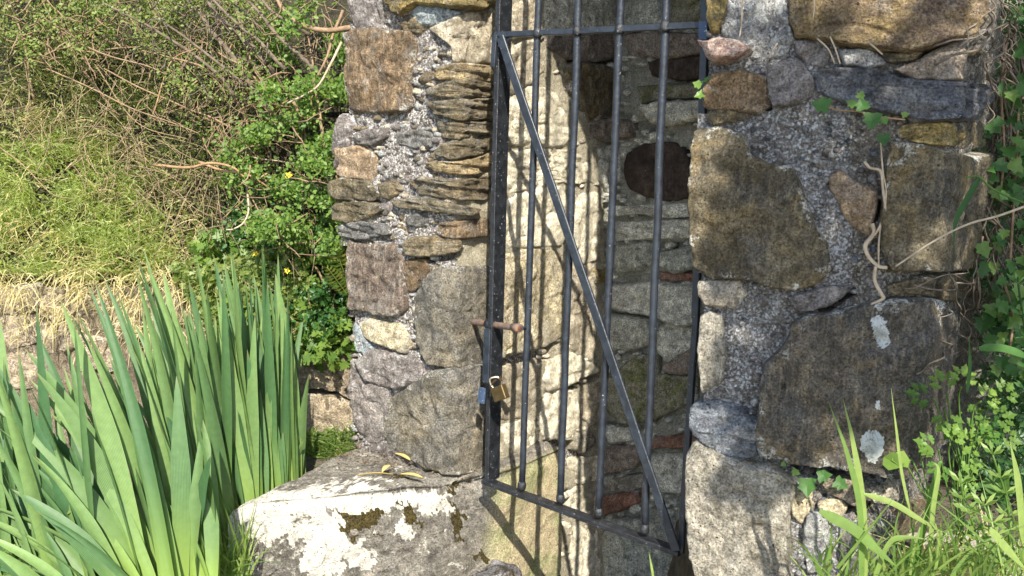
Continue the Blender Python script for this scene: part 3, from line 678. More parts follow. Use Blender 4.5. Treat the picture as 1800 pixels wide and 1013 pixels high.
# trapezoid plan: left edge follows A->C, right edge follows the recess direction
LI = [[(392,890),(420,862),(470,856),(520,862),(560,858),(600,870),(560,905),(500,915),(470,905),(430,935),(425,985),(405,990),(396,960)],
 [(560,870),(640,856),(720,862),(800,868),(770,885),(700,890),(675,895),(650,920),(620,925),(600,900),(575,890)],
 [(560,905),(600,905),(605,940),(620,955),(640,945),(636,975),(610,985),(598,1013),(540,1015),(530,985),(538,950),(505,955),(512,930)],
 [(690,925),(705,908),(725,925),(728,940),(712,955),(692,935)],
 [(735,888),(748,880),(756,886),(772,872),(778,890),(765,905),(748,900),(736,898)],
 [(438,925),(490,905),(530,925),(470,958),(440,945)],
 [(424,995),(440,990),(446,1003),(436,1013),(424,1008)], [(380,990),(392,985),(392,1013),(380,1013)],
 [(615,975),(650,970),(665,990),(650,1005),(618,1000)], [(760,890),(790,880),(795,905),(780,905)]]
LI2 = [[(400,868),(475,846),(465,856),(410,872)], [(500,862),(560,850),(640,842),(700,845),(640,850),(560,860)]]
MS = [[(592,900),(610,895),(618,908),(640,900),(665,890),(676,890),(676,905),(660,920),(640,935),(615,930),(600,945),(592,935),(600,915)],
 [(690,876),(704,870),(706,884),(696,890)], [(708,880),(722,876),(728,890),(722,905),(735,915),(742,912),(740,922),(725,922),(712,910)],
 [(660,930),(672,936),(670,944),(660,944)], [(690,850),(690,838),(722,838),(722,844)], [(790,850),(808,846),(800,880),(818,905),(812,940),(822,960),(806,950),(795,900)],
 [(612,938),(626,934),(628,946),(614,948)], [(820,980),(850,972),(870,985),(850,990)]]
def block_attr(W):
    px, py = project(W)
    # ragged edges: wobble the lookup
    jx = px+9*fbm(W*50, 71, 4, .65); jy = py+7*fbm(W*50+9, 73, 4, .65)
    l_ = np.zeros(len(W)); m_ = np.zeros(len(W))
    for p in LI: l_ = np.maximum(l_, inpoly(jx, jy, p)*1.0)
    for p in [[(392,884),(470,866),(640,862),(700,900),(610,930),(600,1013),(392,1013)]]: l_ = np.maximum(l_, inpoly(jx, jy, p)*.30)
    for p in LI2: l_ = np.maximum(l_, inpoly(jx, jy, p)*.75)
    for p in MS: m_ = np.maximum(m_, inpoly(jx, jy, p)*1.0)
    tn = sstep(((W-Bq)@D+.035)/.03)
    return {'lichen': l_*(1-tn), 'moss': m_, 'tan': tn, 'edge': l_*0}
def block_mesh():
    hgt = .30
    # build in (s,t,k): s along front 0..1, t back 0..1, k down
    nS, nT, nK = 150, 60, 76
    bl = Cq-Aq; bl = bl/np.linalg.norm(bl); depthL = np.linalg.norm(Cq-Aq)+.12
    BL = Aq+bl*depthL; tt = np.linspace(.1, .8, 200); BR = Bq+N*tt[np.argmin(abs(project(Bq+tt[:, None]*N)[0]-992))]
    def top(s, t): return (Aq*(1-s)+Bq*s)*(1-t)+(BL*(1-s)+BR*s)*t
    idx = {}; V = []; NR = []; Fc = []
    def vid(s, t, k, nvec):
        key = (round(s, 4), round(t, 4), round(k, 4))
        if key not in idx:
            idx[key] = len(V); V.append(top(s, t)-Z*k*hgt*2); NR.append(np.zeros(3))
        NR[idx[key]] = NR[idx[key]]+nvec
        return idx[key]
    fr = np.cross(ux, Z); ls = -np.cross(bl, Z); lsn = -ls if (ls@ux) > 0 else ls
    sgrid = np.linspace(0, 1, nS); tg = np.linspace(0, 1, nT); kg = np.linspace(0, 1, nK)
    def patch(G1, G2, fn, nv):
        for i in range(len(G1)-1):
            for j in range(len(G2)-1):
                Fc.append(tuple(vid(*fn(a, b), nv) for a, b in ((G1[i], G2[j]), (G1[i+1], G2[j]), (G1[i+1], G2[j+1]), (G1[i], G2[j+1]))))
    patch(sgrid, tg, lambda a, b: (a, b, 0), Z)
    patch(sgrid, kg, lambda a, b: (a, 0, b), fr)
    patch(tg, kg, lambda a, b: (0, a, b), lsn)
    patch(tg, kg, lambda a, b: (1, a, b), D)
    patch(sgrid, kg[::5], lambda a, b: (a, 1, b), -fr)
    V = np.array(V); NR = np.array(NR); ln = np.linalg.norm(NR, axis=1)[:, None]; cnt = ln
    NRn = NR/np.maximum(ln, 1e-9)
    # soft worn edges: pull points near edges inwards
    s_ = (V-Aq)@ux
    dz = zt-V[:, 2]; df = -(V-Aq)@fr
    dl = np.abs((V-Aq)@lsn); dr = np.abs((V-Bq)@D)
    def wear(a, b, r): # two distances to faces
        return np.clip(r-a, 0, r)*np.clip(r-b, 0, r)/r
    r = .05
    V = V-(Z+fr)*(wear(dz, df, r)*.27)[:, None]
    V = V-(D+fr)*(wear(dr, df, .07)*.36)[:, None]-(D+Z)*(wear(dr, dz, .05)*.36)[:, None]
    V = V-(lsn+fr)*(wear(dl, df, .07)*.36)[:, None]-(lsn+Z)*(wear(dl, dz, .05)*.36)[:, None]
    h = fbm(V*7+3, 41, 5, .55)*.011+fbm(V*45, 44, 3)*.0022
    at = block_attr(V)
    h = h+at['moss']*.006*np.abs(fbm(V*120, 47, 2))+at['lichen']*.0012
    V = V+NRn*h[:, None]
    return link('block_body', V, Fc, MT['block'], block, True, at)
block_mesh()
fs = thing('fallen_stone', onz(862, 1013, zt-.15), 'small grey mossy stone lying at the foot of the recess beside the block', 'stone')
fs_c = unp(866, 1022, G-D*.05-N*.1, N)
rough_block('stone_body', fs_c, D*.055, N*.07, Z*.035, MT['fallen'], fs, 33, 16, amp=.014)

ML_DEADG = leaf_mat('dull_leaf', (.10, .16, .08), (.18, .24, .12), .2)
LEAF_T = np.array([(0, 0, 0), (.35, .32, .08), (.75, .26, .04), (1, 0, -.08), (.75, -.26, .04), (.35, -.32, .08)]); LEAF_TF = [(0, 1, 2, 3, 4, 5)]
def scatter_leaves(acc, P, size, tmpl, faces, facing=None, spread=.8, seed=0):
    r = np.random.default_rng(seed); k = len(P)
    nrm = np.array([0, -.75, .55]) if facing is None else facing
    nv = nrm+r.normal(0, spread, (k, 3)); nv /= np.linalg.norm(nv, axis=1)[:, None]
    t = r.normal(0, 1, (k, 3)); t -= nv*np.sum(t*nv, 1)[:, None]; t /= np.linalg.norm(t, axis=1)[:, None]
    b = np.cross(nv, t); sz = size*r.uniform(.55, 1.35, k)
    T = np.asarray(tmpl)
    V = P[:, None, :]+sz[:, None, None]*(T[None, :, 0, None]*t[:, None, :]+T[None, :, 1, None]*b[:, None, :]+T[None, :, 2, None]*nv[:, None, :])
    acc.addn(V, faces, r.uniform(0, 1, k))
# dead leaves on block
ML_DEAD = leaf_mat('dead_leaf', (.50, .38, .14), (.62, .50, .22), .15, .7, .2)
def small_leaf_thing(name, px0, px1, z, wid, lab, cat, mat, lift=.006, grp=None):
    a = onz(*px0, z); b = onz(*px1, z); d = b-a; L = np.linalg.norm(d); d /= L; s = np.cross(Z, d)
    V = []; n = 9
    for i in range(n):
        t = i/(n-1); wv = wid*math.sin(math.pi*min(1, max(.03, t)))**.7
        c = a+d*L*t+Z*(lift+.006*math.sin(math.pi*t))
        for k in (-1, 0, 1): V.append(c+s*wv*k+Z*(.004*abs(k)))
    f = []
    for i in range(n-1):
        for k in range(2): q = i*3+k; f.append((q, q+1, q+4, q+3))
    o = link(name, V, f, mat, None, True, {'rnd': np.full(len(V), random.random())})
    tag(o, lab, cat, grp)
small_leaf_thing('dead_leaf', (694, 805), (722, 818), zt+.010, .009, 'curled yellow dead leaf on the block nearest the pier base', 'leaf', ML_DEAD, .012)
small_leaf_thing('dead_leaf', (704, 843), (744, 850), zt+.010, .009, 'long yellow dead leaf on the front edge of the block top', 'leaf', ML_DEAD, .014)
small_leaf_thing('dead_leaf', (672, 838), (686, 826), zt+.004, .009, 'small upright yellow dead leaf in the middle of the block top', 'leaf', ML_DEAD, .012)
small_leaf_thing('dry_twig', (628, 844), (690, 842), zt+.004, .0015, 'thin pale dry stalk lying along the block top', 'twig', ML_DEAD, .012)

acc = Acc(); r8 = np.random.default_rng(88); k = 420
lx = r8.uniform(590, 840, k); ly = 815+r8.normal(0, 1, k)*12+(lx-720)*.08
Pl = onz(lx, ly, np.full(k, zt))+Z*.004 if False else np.array([onz(a_, b_, zt)+Z*.013 for a_, b_ in zip(lx, ly)])
scatter_leaves(acc, Pl, .007, LEAF_T, LEAF_TF, facing=np.array([0, -.2, 1.]), spread=.5, seed=89)
o = acc.link('leaf_litter', plain_mat('brown_litter', (.05, .035, .02), (.22, .15, .08), 90, .95, .6)); tag(o, 'crumbly brown leaf litter gathered on the block top along the pier base', 'leaf litter', kind='stuff')
sp = thing('seedling', onz(752, 822, zt), 'small dull green seedling rooted at the pier base on the block', 'seedling')
for (x, y, w_) in ((748, 800, .008), (758, 806, .007)):
    a_ = onz(752, 822, zt); b_ = ray(x, y)*(a_[1]/ray(x, y)[1]); m_ = (a_+b_)/2
    link('leaf', [a_, m_+np.array([w_, 0, 0]), b_, m_-np.array([w_, 0, 0])], [(0, 1, 2, 3)], ML_DEADG, sp, False, {'rnd': [.5]*4})

# ================================================================== GATE
M_IRON = plain_mat('blue_black_painted_iron', (.012, .016, .024), (.026, .034, .048), 35, .42, .6, 0, (170, .72, (.42, .44, .47)), .6, .002)
M_IROND = plain_mat('weathered_black_iron', (.009, .010, .013), (.022, .025, .031), 40, .4, .8, 0, (150, .69, (.36, .37, .40)), .6, .003)
M_RUST = plain_mat('rusty_iron', (.12, .095, .085), (.20, .14, .11), 60, .75, .8, 0, (90, .62, (.35, .14, .05)), .3, .003)
M_BRASS = plain_mat('dull_brass', (.20, .145, .065), (.14, .10, .05), 40, .45, .2, .8)
M_STEEL = plain_mat('steel_shackle', (.55, .48, .38), (.40, .32, .24), 40, .3, .2, .9)
M_BLUE = plain_mat('blue_painted_steel', (.04, .07, .13), (.06, .09, .16), 30, .5, .3, 0, (150, .66, (.5, .5, .5)))
def gp(px, py, off=0.): return unp(px, py, G+N*off, N)
gate = thing('iron_gate', gp(1020, 960), 'black painted wrought iron gate with vertical bars and one diagonal brace, padlocked', 'gate')
def rod(name, a, b, r, mat=M_IRON, sides=10, seg=24, wob=.0018, ext=None):
    P = np.linspace(a, b, seg); P = P+np.c_[vnoise(P*14, 3), vnoise(P*14, 4), vnoise(P*14, 5)]*wob
    rad = r*(1+.05*vnoise(P*60, 6)); v, f = tube_vf(P, rad, sides); return link(name, v, f, mat, gate)
def ybar(x0, x1, y): return x0+(x1-x0)*y/900.
TOPY = -560
def barx(xa, ya, xb, yb, y): return xa+(xb-xa)*(y-ya)/(yb-ya)
for (xa, ya, xb, yb) in ((947, 0, 917, 858), (1017, 0, 985, 880), (1092, 0, 1052, 905), (1171, 0, 1133, 934)):
    a = gp(barx(xa, ya, xb, yb, TOPY), TOPY); b = gp(xb, yb+4); rod('bar', a, b, .0096)
def flat(name, p0, p1, wdir, w_, tdir, t_, mat, parent=None, seg=16, bev=.0015):
    parent = parent or gate
    v = []; f = []
    P = np.linspace(p0, p1, seg); P = P+np.c_[vnoise(P*9, 13), vnoise(P*9, 14), vnoise(P*9, 15)]*.0012
    prof = [(-w_+bev, -t_), (w_-bev, -t_), (w_, -t_+bev), (w_, t_-bev), (w_-bev, t_), (-w_+bev, t_), (-w_, t_-bev), (-w_, -t_+bev)]
    for q in P:
        for a, b in prof: v.append(q+wdir*a+tdir*b)
    n = 8
    for i in range(seg-1):
        for k in range(n): k2 = (k+1) % n; f.append((i*n+k, i*n+k2, (i+1)*n+k2, (i+1)*n+k))
    f.append(tuple(range(n-1, -1, -1))); f.append(tuple((seg-1)*n+k for k in range(n)))
    o = link(name, v, f, mat, parent, False); return o
for (xa, ya, xb, yb) in ((947, 0, 917, 858), (1017, 0, 985, 880), (1092, 0, 1052, 905), (1171, 0, 1133, 934)):
    for yy in (62-(xa-872)*.048, yb-4):
        c = gp(barx(xa, ya, xb, yb, yy), yy, -.004); P = np.array([c-Z*.012, c-Z*.007, c, c+Z*.007, c+Z*.012])
        v, f = tube_vf(P, np.array([.0098, .0122, .0128, .0118, .0098]), 10); v = np.array(v); v = v+(.0012*fbm(v*150, 77, 2))[:, None]
        link('weld_collar', v, f, M_IROND, gate)
# left stile: flat bar seen edge on, its broad side facing into the opening
sa = gp(barx(877, 0, 857, 840, TOPY), TOPY); sb = gp(856, 846)
flat('stile', sa+N*.022, sb+N*.022, D, .008, N, .026, M_IROND)
flat('stile', gp(1243, TOPY), gp(1239, 60), D, .009, N, .006, M_IRON)
flat('stile', gp(1240, 60), gp(1222, 560), D, .009, N, .006, M_IRON)
flat('stile', gp(1223, 556), gp(1197, 972), D, .008, N, .006, M_IRON)
flat('rail', gp(872, 62), gp(1243, 44), Z, .0075, N, .009, M_IRON)
flat('rail', gp(852, 845), gp(1197, 972), Z, .0065, N, .016, M_IROND)
flat('rail', gp(890, -545), gp(1246, -610), Z, .0075, N, .009, M_IRON)
bd = gp(1190, 968)-gp(882, 72); bd /= np.linalg.norm(bd); bw = np.cross(bd, N)
flat('brace', gp(880, 66, -.020), gp(1189, 968, -.020), bw, .0125, N, .004, M_IRON)
flat('brace_end', gp(871, 62, -.016), gp(867, 118, -.016), D, .008, N, .005, M_IRON, seg=6)
flat('rail_clip', gp(1238, 38, -.012), gp(1238, 70, -.012), D, .011, N, .006, M_BLUE, seg=4)
flat('hasp_arm', gp(857, 578, -.016), gp(854, 672, -.022), D, .012, N, .004, M_IRON, seg=6)
flat('hasp', gp(848, 682, -.024), gp(846, 708, -.024), D, .012, N, .004, M_BLUE, seg=4)
# bolt
bt = thing('locking_pin', gp(870, 570, -.04), 'rusty iron pin sticking out of the pier across the gate post', 'iron pin')
Pp, Nn_ = surf_eval(tSL, np.array([822.]), np.array([564.]))
pa = Pp[0]+Nn_[0]*.02; pb = gp(912, 577, -.035)
v, f = tube_vf(np.linspace(pa-(pb-pa)*.25, pb, 14), .0095, 12); link('shaft', v, f, M_RUST, bt)
dv = (pb-pa); Lp = np.linalg.norm(dv); dv /= Lp
v, f = tube_vf(np.array([pb-dv*.03, pb-dv*.012, pb+dv*.004]), [.0115, .0125, .012], 12); link('end_cap', v, f, M_RUST, bt)
v, f = tube_vf(np.array([pb+dv*.0045, pb+dv*.006]), [.006, .004], 10); link('end_hole', v, f, plain_mat('bore_rust', (.10, .03, .015), (.2, .06, .03)), bt)
v, f = tube_vf(np.array([pa+dv*Lp*.34, pa+dv*Lp*.44]), .013, 12); link('collar', v, f, M_IRON, bt)
v, f = tube_vf(np.array([pb, gp(925, 577, -.004)]), .005, 8); link('stud', v, f, M_IRON, bt)
# padlock
pk = thing('padlock', gp(880, 700, -.04), 'brass padlock hanging askew from the hasp of the iron gate', 'padlock')
pc_ = gp(879, 691, -.045); a_ = math.radians(27)
pu = D*math.cos(a_)+Z*math.sin(a_); pv = -D*math.sin(a_)+Z*math.cos(a_)
v, f = box_vf(pc_, pu*.024, pv*.0205, N*.010)
o = link('body', v, f, M_BRASS, pk, False); bm_ = o.modifiers.new('bevel', 'BEVEL'); bm_.width = .003; bm_.segments = 3
v, f = tube_vf(curve_pts([pc_-pu*.015+pv*-.014, pc_-pu*.019+pv*.018, pc_-pu*.022+pv*.034-N*.002, pc_-pu*.018+pv*.047, pc_-pu*.003+pv*.045+N*.012, pc_+pu*.003+pv*.032+N*.02, pc_+pu*.004+pv*.02+N*.012], 6), .0036, 8); link('shackle', v, f, M_STEEL, pk)
v, f = box_vf(gp(868, 672, -.05), (pu+pv*.4)*.010, pv*.002, N*.003); link('catch', v, f, M_BRASS, pk, False)
v, f = box_vf(gp(880, 666, -.045), pv*.008, pu*.002, N*.003); link('catch', v, f, M_BRASS, pk, False)

# ================================================================== GROUND, BANKS, GARDEN WALL
M_SOIL = plain_mat('dark_soil', (.07, .058, .04), (.13, .11, .075), 18, .95, 1., dist=.02)
M_BANK = plain_mat('bank_earth', (.022, .02, .011), (.055, .05, .028), 12, .95, 1., dist=.03)
def gz(x, y):
    return -1.5-.55*sstep((x+.3)/.12)*sstep((.62-x)/.1)*sstep((y-2.15)/.15)*sstep((3.6-y)/.2)+.62*sstep((x-.5)/.3)*sstep((y-.9)/.5)+.36*sstep((-x-.1)/.35)*sstep((y-2.2)/.7)+.03*fbm(np.stack([x*3, y*3, x*0], -1), 5, 3)
def sheet(name, xs, ys, fn, mat, kind='structure'):
    X, Y = np.meshgrid(xs, ys); V = fn(X, Y).reshape(-1, 3); nx, ny = len(xs), len(ys)
    f = [(j*nx+i, j*nx+i+1, (j+1)*nx+i+1, (j+1)*nx+i) for j in range(ny-1) for i in range(nx-1)]
    o = link(name, V, f, mat); o['kind'] = kind; return o
gx = np.concatenate([[-60, -20, -8], np.linspace(-4, 4, 120), [8, 20, 60]]); gy = np.concatenate([[-60, -20, -6], np.linspace(-3, 5, 120), [10, 30, 80]])
sheet('ground', gx, gy, lambda X, Y: np.stack([X, Y, gz(X, Y)], -1), M_SOIL)
M_BOUNCE = plain_mat('pale_bounce_gravel', (.50, .45, .36), (.60, .55, .45), 60, .95, 1., dist=.01)
sheet('path', np.linspace(-2.6, 1.0, 60), np.linspace(-12, 1.8, 120), lambda X, Y: np.stack([X+.1*np.sin(Y), Y, gz(X, Y)+.012], -1), M_BOUNCE)  # unseen pale ground sheet added to bounce sunlight into the recess
BKP0 = np.array([0, 3.16, -.58]); nBK = np.array([0, -1, .42]); nBK /= np.linalg.norm(nBK)
def bankfn(X, K):   # K height parameter
    z = -.6+K; y = 3.16+K*.42+.10*fbm(np.stack([X*2.2, K*2.2, X*0], -1), 9, 4)
    flat_ = K > 2.2
    y = np.where(flat_, 3.16+2.2*.42+(K-2.2)*6, y); z = np.where(flat_, 1.6, z)
    return np.stack([X, y, z], -1)
sheet('earth_bank', np.linspace(-5, .9, 110), np.concatenate([np.linspace(-.02, 2.2, 60), [2.4, 4, 8]]), bankfn, M_BANK)
def bankR(X, K): # right background bank
    return np.stack([.95+X*1.0, 2.5+X*.35+K*.25+.08*fbm(np.stack([X*3, K*3, X*0], -1), 19, 4), -1.2+K], -1)
sheet('hedge_bank', np.linspace(-.3, 3, 40), np.linspace(0, 2.6, 40), bankR, M_BANK)
# low garden wall
gw = thing('garden_wall', np.array([-1.2, 3.1, -1.2]), 'low sunlit rubble wall of beige stones at the foot of the grassy bank', 'stone wall')
def tGW(px, py): return tplane(px, py, np.array([0, 3.10, 0]), np.array([0, -1, .12]))
mortar(tGW, -120, 700, 505, 830, 8, mortar_mat('earthy_mortar', (.34, .27, .19), (.48, .40, .29), (.58, .51, .40), .4), gw, amp=.02, seed=31, sink=.01)
prism('wall_core', [(-2.6, 3.17), (-.1, 3.17), (-.1, 3.4), (-2.6, 3.4)], -1.6, -.62, M_SOIL, gw)
GW = [[(528,660),(545,650),(585,660),(620,690),(640,720),(610,690),(560,682),(530,684)], [(545,625),(590,618),(600,650),(590,668),(560,652)], [(598,612),(640,620),(650,720),(622,690),(600,660)],
 [(530,692),(570,696),(606,700),(625,720),(622,770),(600,790),(545,790),(530,760)], [(490,640),(535,630),(540,660),(520,680),(492,680)],
 [(0,508),(60,500),(66,540),(30,552),(0,548)], [(70,520),(120,516),(130,548),(100,566),(72,552)], [(0,556),(60,558),(64,600),(20,612),(0,606)], [(70,570),(130,560),(136,610),(80,622)],
 [(140,520),(190,530),(196,570),(150,580),(138,550)], [(200,540),(250,545),(250,590),(206,596)], [(0,620),(60,618),(60,680),(0,686)], [(140,590),(200,600),(200,650),(140,650)],
 [(-80,500),(-8,506),(-8,560),(-80,560)], [(255,520),(320,530),(320,580),(260,585)], [(330,560),(400,560),(400,620),(335,620)], [(260,600),(330,600),(330,660),(262,660)], [(410,600),(480,610),(480,670),(412,670)]]
for i, p in enumerate(GW): stone(p, tGW, 'wall', .010, R=.014, amp=.012, parent=gw, jit=3, nseg=30)

# ================================================================== VEGETATION HELPERS
def rot_from(d, up):
    d = d/np.linalg.norm(d, axis=-1, keepdims=True); s = np.cross(d, up); s /= np.linalg.norm(s, axis=-1, keepdims=True)+1e-9
    return d, s, np.cross(s, d)
def compound(n=3):
    T = []; Fc = []
    specs = [(.45, 0, 0, .62), (.22, .12, 1.0, .5), (.22, -.12, -1.0, .5), (.5, .16, .75, .42), (.5, -.16, -.75, .42)]
    J = [(0, 0), (.12, .16), (.3, .14), (.34, .30), (.52, .2), (.6, .3), (.74, .12), (1, 0), (.74, -.12), (.6, -.3), (.52, -.2), (.34, -.30), (.3, -.14), (.12, -.16)]
    for (x, y, a, s_) in specs:
        b = len(T); T.append((x+math.cos(a)*.45*s_, y+math.sin(a)*.45*s_, -.03))
        for (u, v_) in J:
            T.append((x+s_*(u*math.cos(a)-v_*math.sin(a)), y+s_*(u*math.sin(a)+v_*math.cos(a)), .06*abs(v_)))
        m = len(J); Fc += [(b, b+1+i, b+1+(i+1) % m) for i in range(m)]
    return np.array(T), Fc
CMP, CMP_F = compound()
LEAF = np.array([(0, 0, 0), (.35, .32, .08), (.75, .26, .04), (1, 0, -.08), (.75, -.26, .04), (.35, -.32, .08), (.5, 0, -.05)])
LEAF_F = [(0, 6, 1), (1, 6, 2), (2, 6, 3), (3, 6, 4), (4, 6, 5), (5, 6, 0)]
def lobed(pts):
    T = [(0.42, 0, -.03)]+[(x, y, .05*abs(y)) for x, y in pts]; n = len(pts)
    return np.array(T), [(0, 1+i, 1+(i+1) % n) for i in range(n)]
IVY, IVY_F = lobed([(0, 0), (-.08, .22), (.02, .52), (.3, .36), (.46, .52), (.62, .26), (1, 0), (.62, -.26), (.46, -.52), (.3, -.36), (.02, -.52), (-.08, -.22)])
HERB, HERB_F = lobed([(0, 0), (.1, .2), (.0, .45), (.2, .5), (.25, .3), (.4, .6), (.5, .35), (.65, .45), (.68, .2), (1, .1), (.85, 0), (1, -.1), (.68, -.2), (.65, -.45), (.5, -.35), (.4, -.6), (.25, -.3), (.2, -.5), (.0, -.45), (.1, -.2)])
def blades(acc, P, dirs, L, wd, bend, seed=0, segs=4):
    r = np.random.default_rng(seed); k = len(P)
    s = np.linspace(0, 1, segs+1)
    dirs = dirs/np.linalg.norm(dirs, axis=1)[:, None]
    side = np.cross(dirs, r.normal(0, 1, (k, 3))*.6+np.array([0, -1, .2])); side /= np.linalg.norm(side, axis=1)[:, None]
    L = np.asarray(L)*np.ones(k); wd = np.asarray(wd)*np.ones(k)
    ctr = P[:, None, :]+L[:, None, None]*(dirs[:, None, :]*s[None, :, None]+bend[:, None, :]*(s**2)[None, :, None])
    ww = (1-s**1.6)*.5+.02
    Lf = ctr-side[:, None, :]*wd[:, None, None]*ww[None, :, None]; Rt = ctr+side[:, None, :]*wd[:, None, None]*ww[None, :, None]
    V = np.stack([Lf, Rt], 2).reshape(k, -1, 3)
    acc.addn(V, [(2*i, 2*i+1, 2*i+3, 2*i+2) for i in range(segs)], r.uniform(0, 1, k))
def rpoly(poly, n, seed):
    r = np.random.default_rng(seed); p = np.array(poly, float); lo, hi = p.min(0), p.max(0); out = np.zeros((0, 2))
    while len(out) < n:
        q = r.uniform(lo, hi, (n*2, 2)); q = q[inpoly(q[:, 0], q[:, 1], poly)]; out = np.vstack([out, q])
    return out[:n]
def onbank(q, lift):
    P = unp(q[:, 0], q[:, 1], BKP0, nBK); d = P/np.linalg.norm(P, axis=1)[:, None]; return P-d*np.asarray(lift)[..., None]
ML_HEDGE = leaf_mat('hawthorn_leaf', (.07, .145, .025), (.20, .30, .06), .40, .45)
ML_HEDGE2 = leaf_mat('yellow_green_leaf', (.11, .17, .035), (.26, .31, .09), .4, .45)
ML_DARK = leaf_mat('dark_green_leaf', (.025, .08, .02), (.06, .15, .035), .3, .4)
ML_DRY = leaf_mat('dry_grass', (.48, .40, .20), (.62, .54, .32), .3, .7, .2)
ML_GRASS = leaf_mat('fresh_grass', (.10, .19, .035), (.24, .32, .09), .35, .5)
ML_GRASSL = leaf_mat('sunny_grass', (.28, .37, .10), (.56, .58, .27), .4, .55)
ML_OLIVE = leaf_mat('olive_grass', (.10, .13, .04), (.28, .30, .12), .35, .6)
ML_IVY = leaf_mat('ivy_leaf', (.025, .075, .02), (.06, .145, .03), .22, .5, .25)
ML_IVYL = leaf_mat('young_ivy_leaf', (.08, .17, .03), (.16, .26, .05), .35, .4)
M_TWIG = plain_mat('brown_twig', (.20, .13, .075), (.30, .21, .13), 50, .8, .5)
M_TWIGP = plain_mat('pale_twig', (.33, .26, .18), (.46, .38, .28), 50, .8, .5)
M_ROOT = plain_mat('dead_ivy_root', (.11, .085, .06), (.22, .18, .14), 50, .9, .5)
M_TWIGO = plain_mat('orange_brown_stem', (.25, .145, .08), (.36, .24, .13), 50, .7, .4)
M_TWIGM = plain_mat('straw_brown_twig', (.15, .105, .065), (.32, .24, .14), 50, .8, .4)
M_TWIGD = plain_mat('dark_bark', (.07, .05, .035), (.14, .11, .08), 40, .9, .8)

# ---- bank grasses and ground cover (countless)
def bank_grass(name, poly, n, mat, L, wd, drift, lab, seed, up=.9, lift=(.0, .12), parent=None):
    q = rpoly(poly, n, seed); r = np.random.default_rng(seed+1)
    hol = np.exp(-(((q[:, 0]-400)/90)**2+((q[:, 1]-190)/110)**2))+.8*np.exp(-(((q[:, 0]-300)/60)**2+((q[:, 1]-120)/50)**2))
    cl_ = np.clip(.5+.9*fbm(np.c_[q/38., np.full(n, seed*1.7)], seed, 3), .05, 1); q = q[(r.uniform(0, 1, n) > hol*.9) & (r.uniform(0, 1, n) < cl_)]; n = len(q); P = onbank(q, r.uniform(*lift, n)); acc = Acc()
    dirs = np.c_[r.normal(drift, .45, n), r.normal(-.55, .25, n), r.normal(up, .35, n)]
    bend = np.c_[r.normal(drift*.6, .3, n), r.normal(-.25, .15, n), r.normal(-.55, .2, n)]
    blades(acc, P, dirs, r.uniform(.5, 1.2, n)*L, r.uniform(.6, 1.3, n)*wd, bend, seed)
    o = acc.link(name, mat); tag(o, lab, 'grass' if parent is None else None, kind='stuff'); return o
bank_grass('dry_grass', [(-60,180),(120,120),(330,330),(420,540),(300,580),(-60,540)], 6500, ML_DRY, .10, .0045, .1, 'bleached dry grass matted over the sunlit bank at left', 11, .4)
bank_grass('bank_grass', [(-60,260),(160,240),(330,420),(300,500),(-60,480)], 12000, ML_GRASSL, .09, .0045, .05, 'fresh yellow green grass growing through the dry grass of the bank', 13)
bank_grass('rough_grass', [(-60,-60),(420,-60),(450,250),(360,400),(150,260),(-60,240)], 9500, ML_OLIVE, .09, .0045, .0, 'olive rough grass and stalks tangled below the hedge', 17, .9)
bank_grass('straw', [(-60,-60),(480,-60),(520,330),(360,420),(-60,330)], 1300, ML_DRY, .18, .003, .0, 'pale straw stalks standing among the rough grass', 19, 1.1)
q = rpoly([(-60,-60),(480,-60),(470,260),(400,440),(200,500),(-60,470)], 9000, 23); r_ = np.random.default_rng(24)
acc = Acc(); scatter_leaves(acc, onbank(q, r_.uniform(.02, .22, 9000)), .0115, LEAF, LEAF_F, seed=25)
tag(acc.link('ground_cover', ML_HEDGE2), 'tiny yellow green leaves of weeds woven through the bank grass', 'ground cover', kind='stuff')
q = rpoly([(330,420),(520,380),(640,380),(650,640),(520,640),(400,600)], 1800, 33)
acc = Acc(); scatter_leaves(acc, onbank(q, r_.uniform(.0, .25, 1800)), .035, HERB, HERB_F, seed=35)
tag(acc.link('weeds', ML_HEDGE), 'leafy green weeds crowding behind the iris beside the pier', 'ground cover', kind='stuff')
q = rpoly([(520,745),(640,735),(650,830),(500,840)], 1500, 43); r2 = np.random.default_rng(44)
Pq = unp(q[:, 0], q[:, 1], np.array([0, 2.98, 0]), np.array([0, -1, .1])); acc = Acc()
blades(acc, Pq-Z*.05, np.c_[r2.normal(0, .4, 1500), r2.normal(-.4, .3, 1500), np.ones(1500)], r2.uniform(.03, .09, 1500), .005, np.c_[r2.normal(0, .3, (1500, 2)), -np.ones(1500)*.3], 45)
tag(acc.link('short_grass', ML_GRASS), 'short bright grass at the foot of the garden wall behind the block', 'grass', kind='stuff')

q = rpoly([(-80,480),(380,470),(420,560),(300,640),(-80,620)], 3000, 61); r3 = np.random.default_rng(62); k = len(q)
Pq = unp(q[:, 0], q[:, 1], np.array([0, 3.03, 0]), np.array([0, -1, .12])); acc = Acc()
kp = (r3.uniform(0, 1, k) < np.clip(.45+.9*fbm(np.c_[q/34., np.zeros(k)], 5, 3)-.0035*(q[:, 1]-500), .02, 1)); Pq = Pq[kp]; k = len(Pq)
blades(acc, Pq, np.c_[r3.normal(0, .5, k), r3.normal(-.4, .2, k), r3.normal(.1, .5, k)], r3.uniform(.03, .08, k), .0035, np.c_[r3.normal(0, .2, k), r3.normal(-.1, .1, k), -r3.uniform(.4, 1.1, k)], 63)
tag(acc.link('hanging_dry_grass', ML_DRY), 'dry grass hanging over the stones of the low garden wall', 'grass', kind='stuff')
q = rpoly([(300,470),(540,430),(540,640),(400,640)], 1500, 65); acc = Acc()
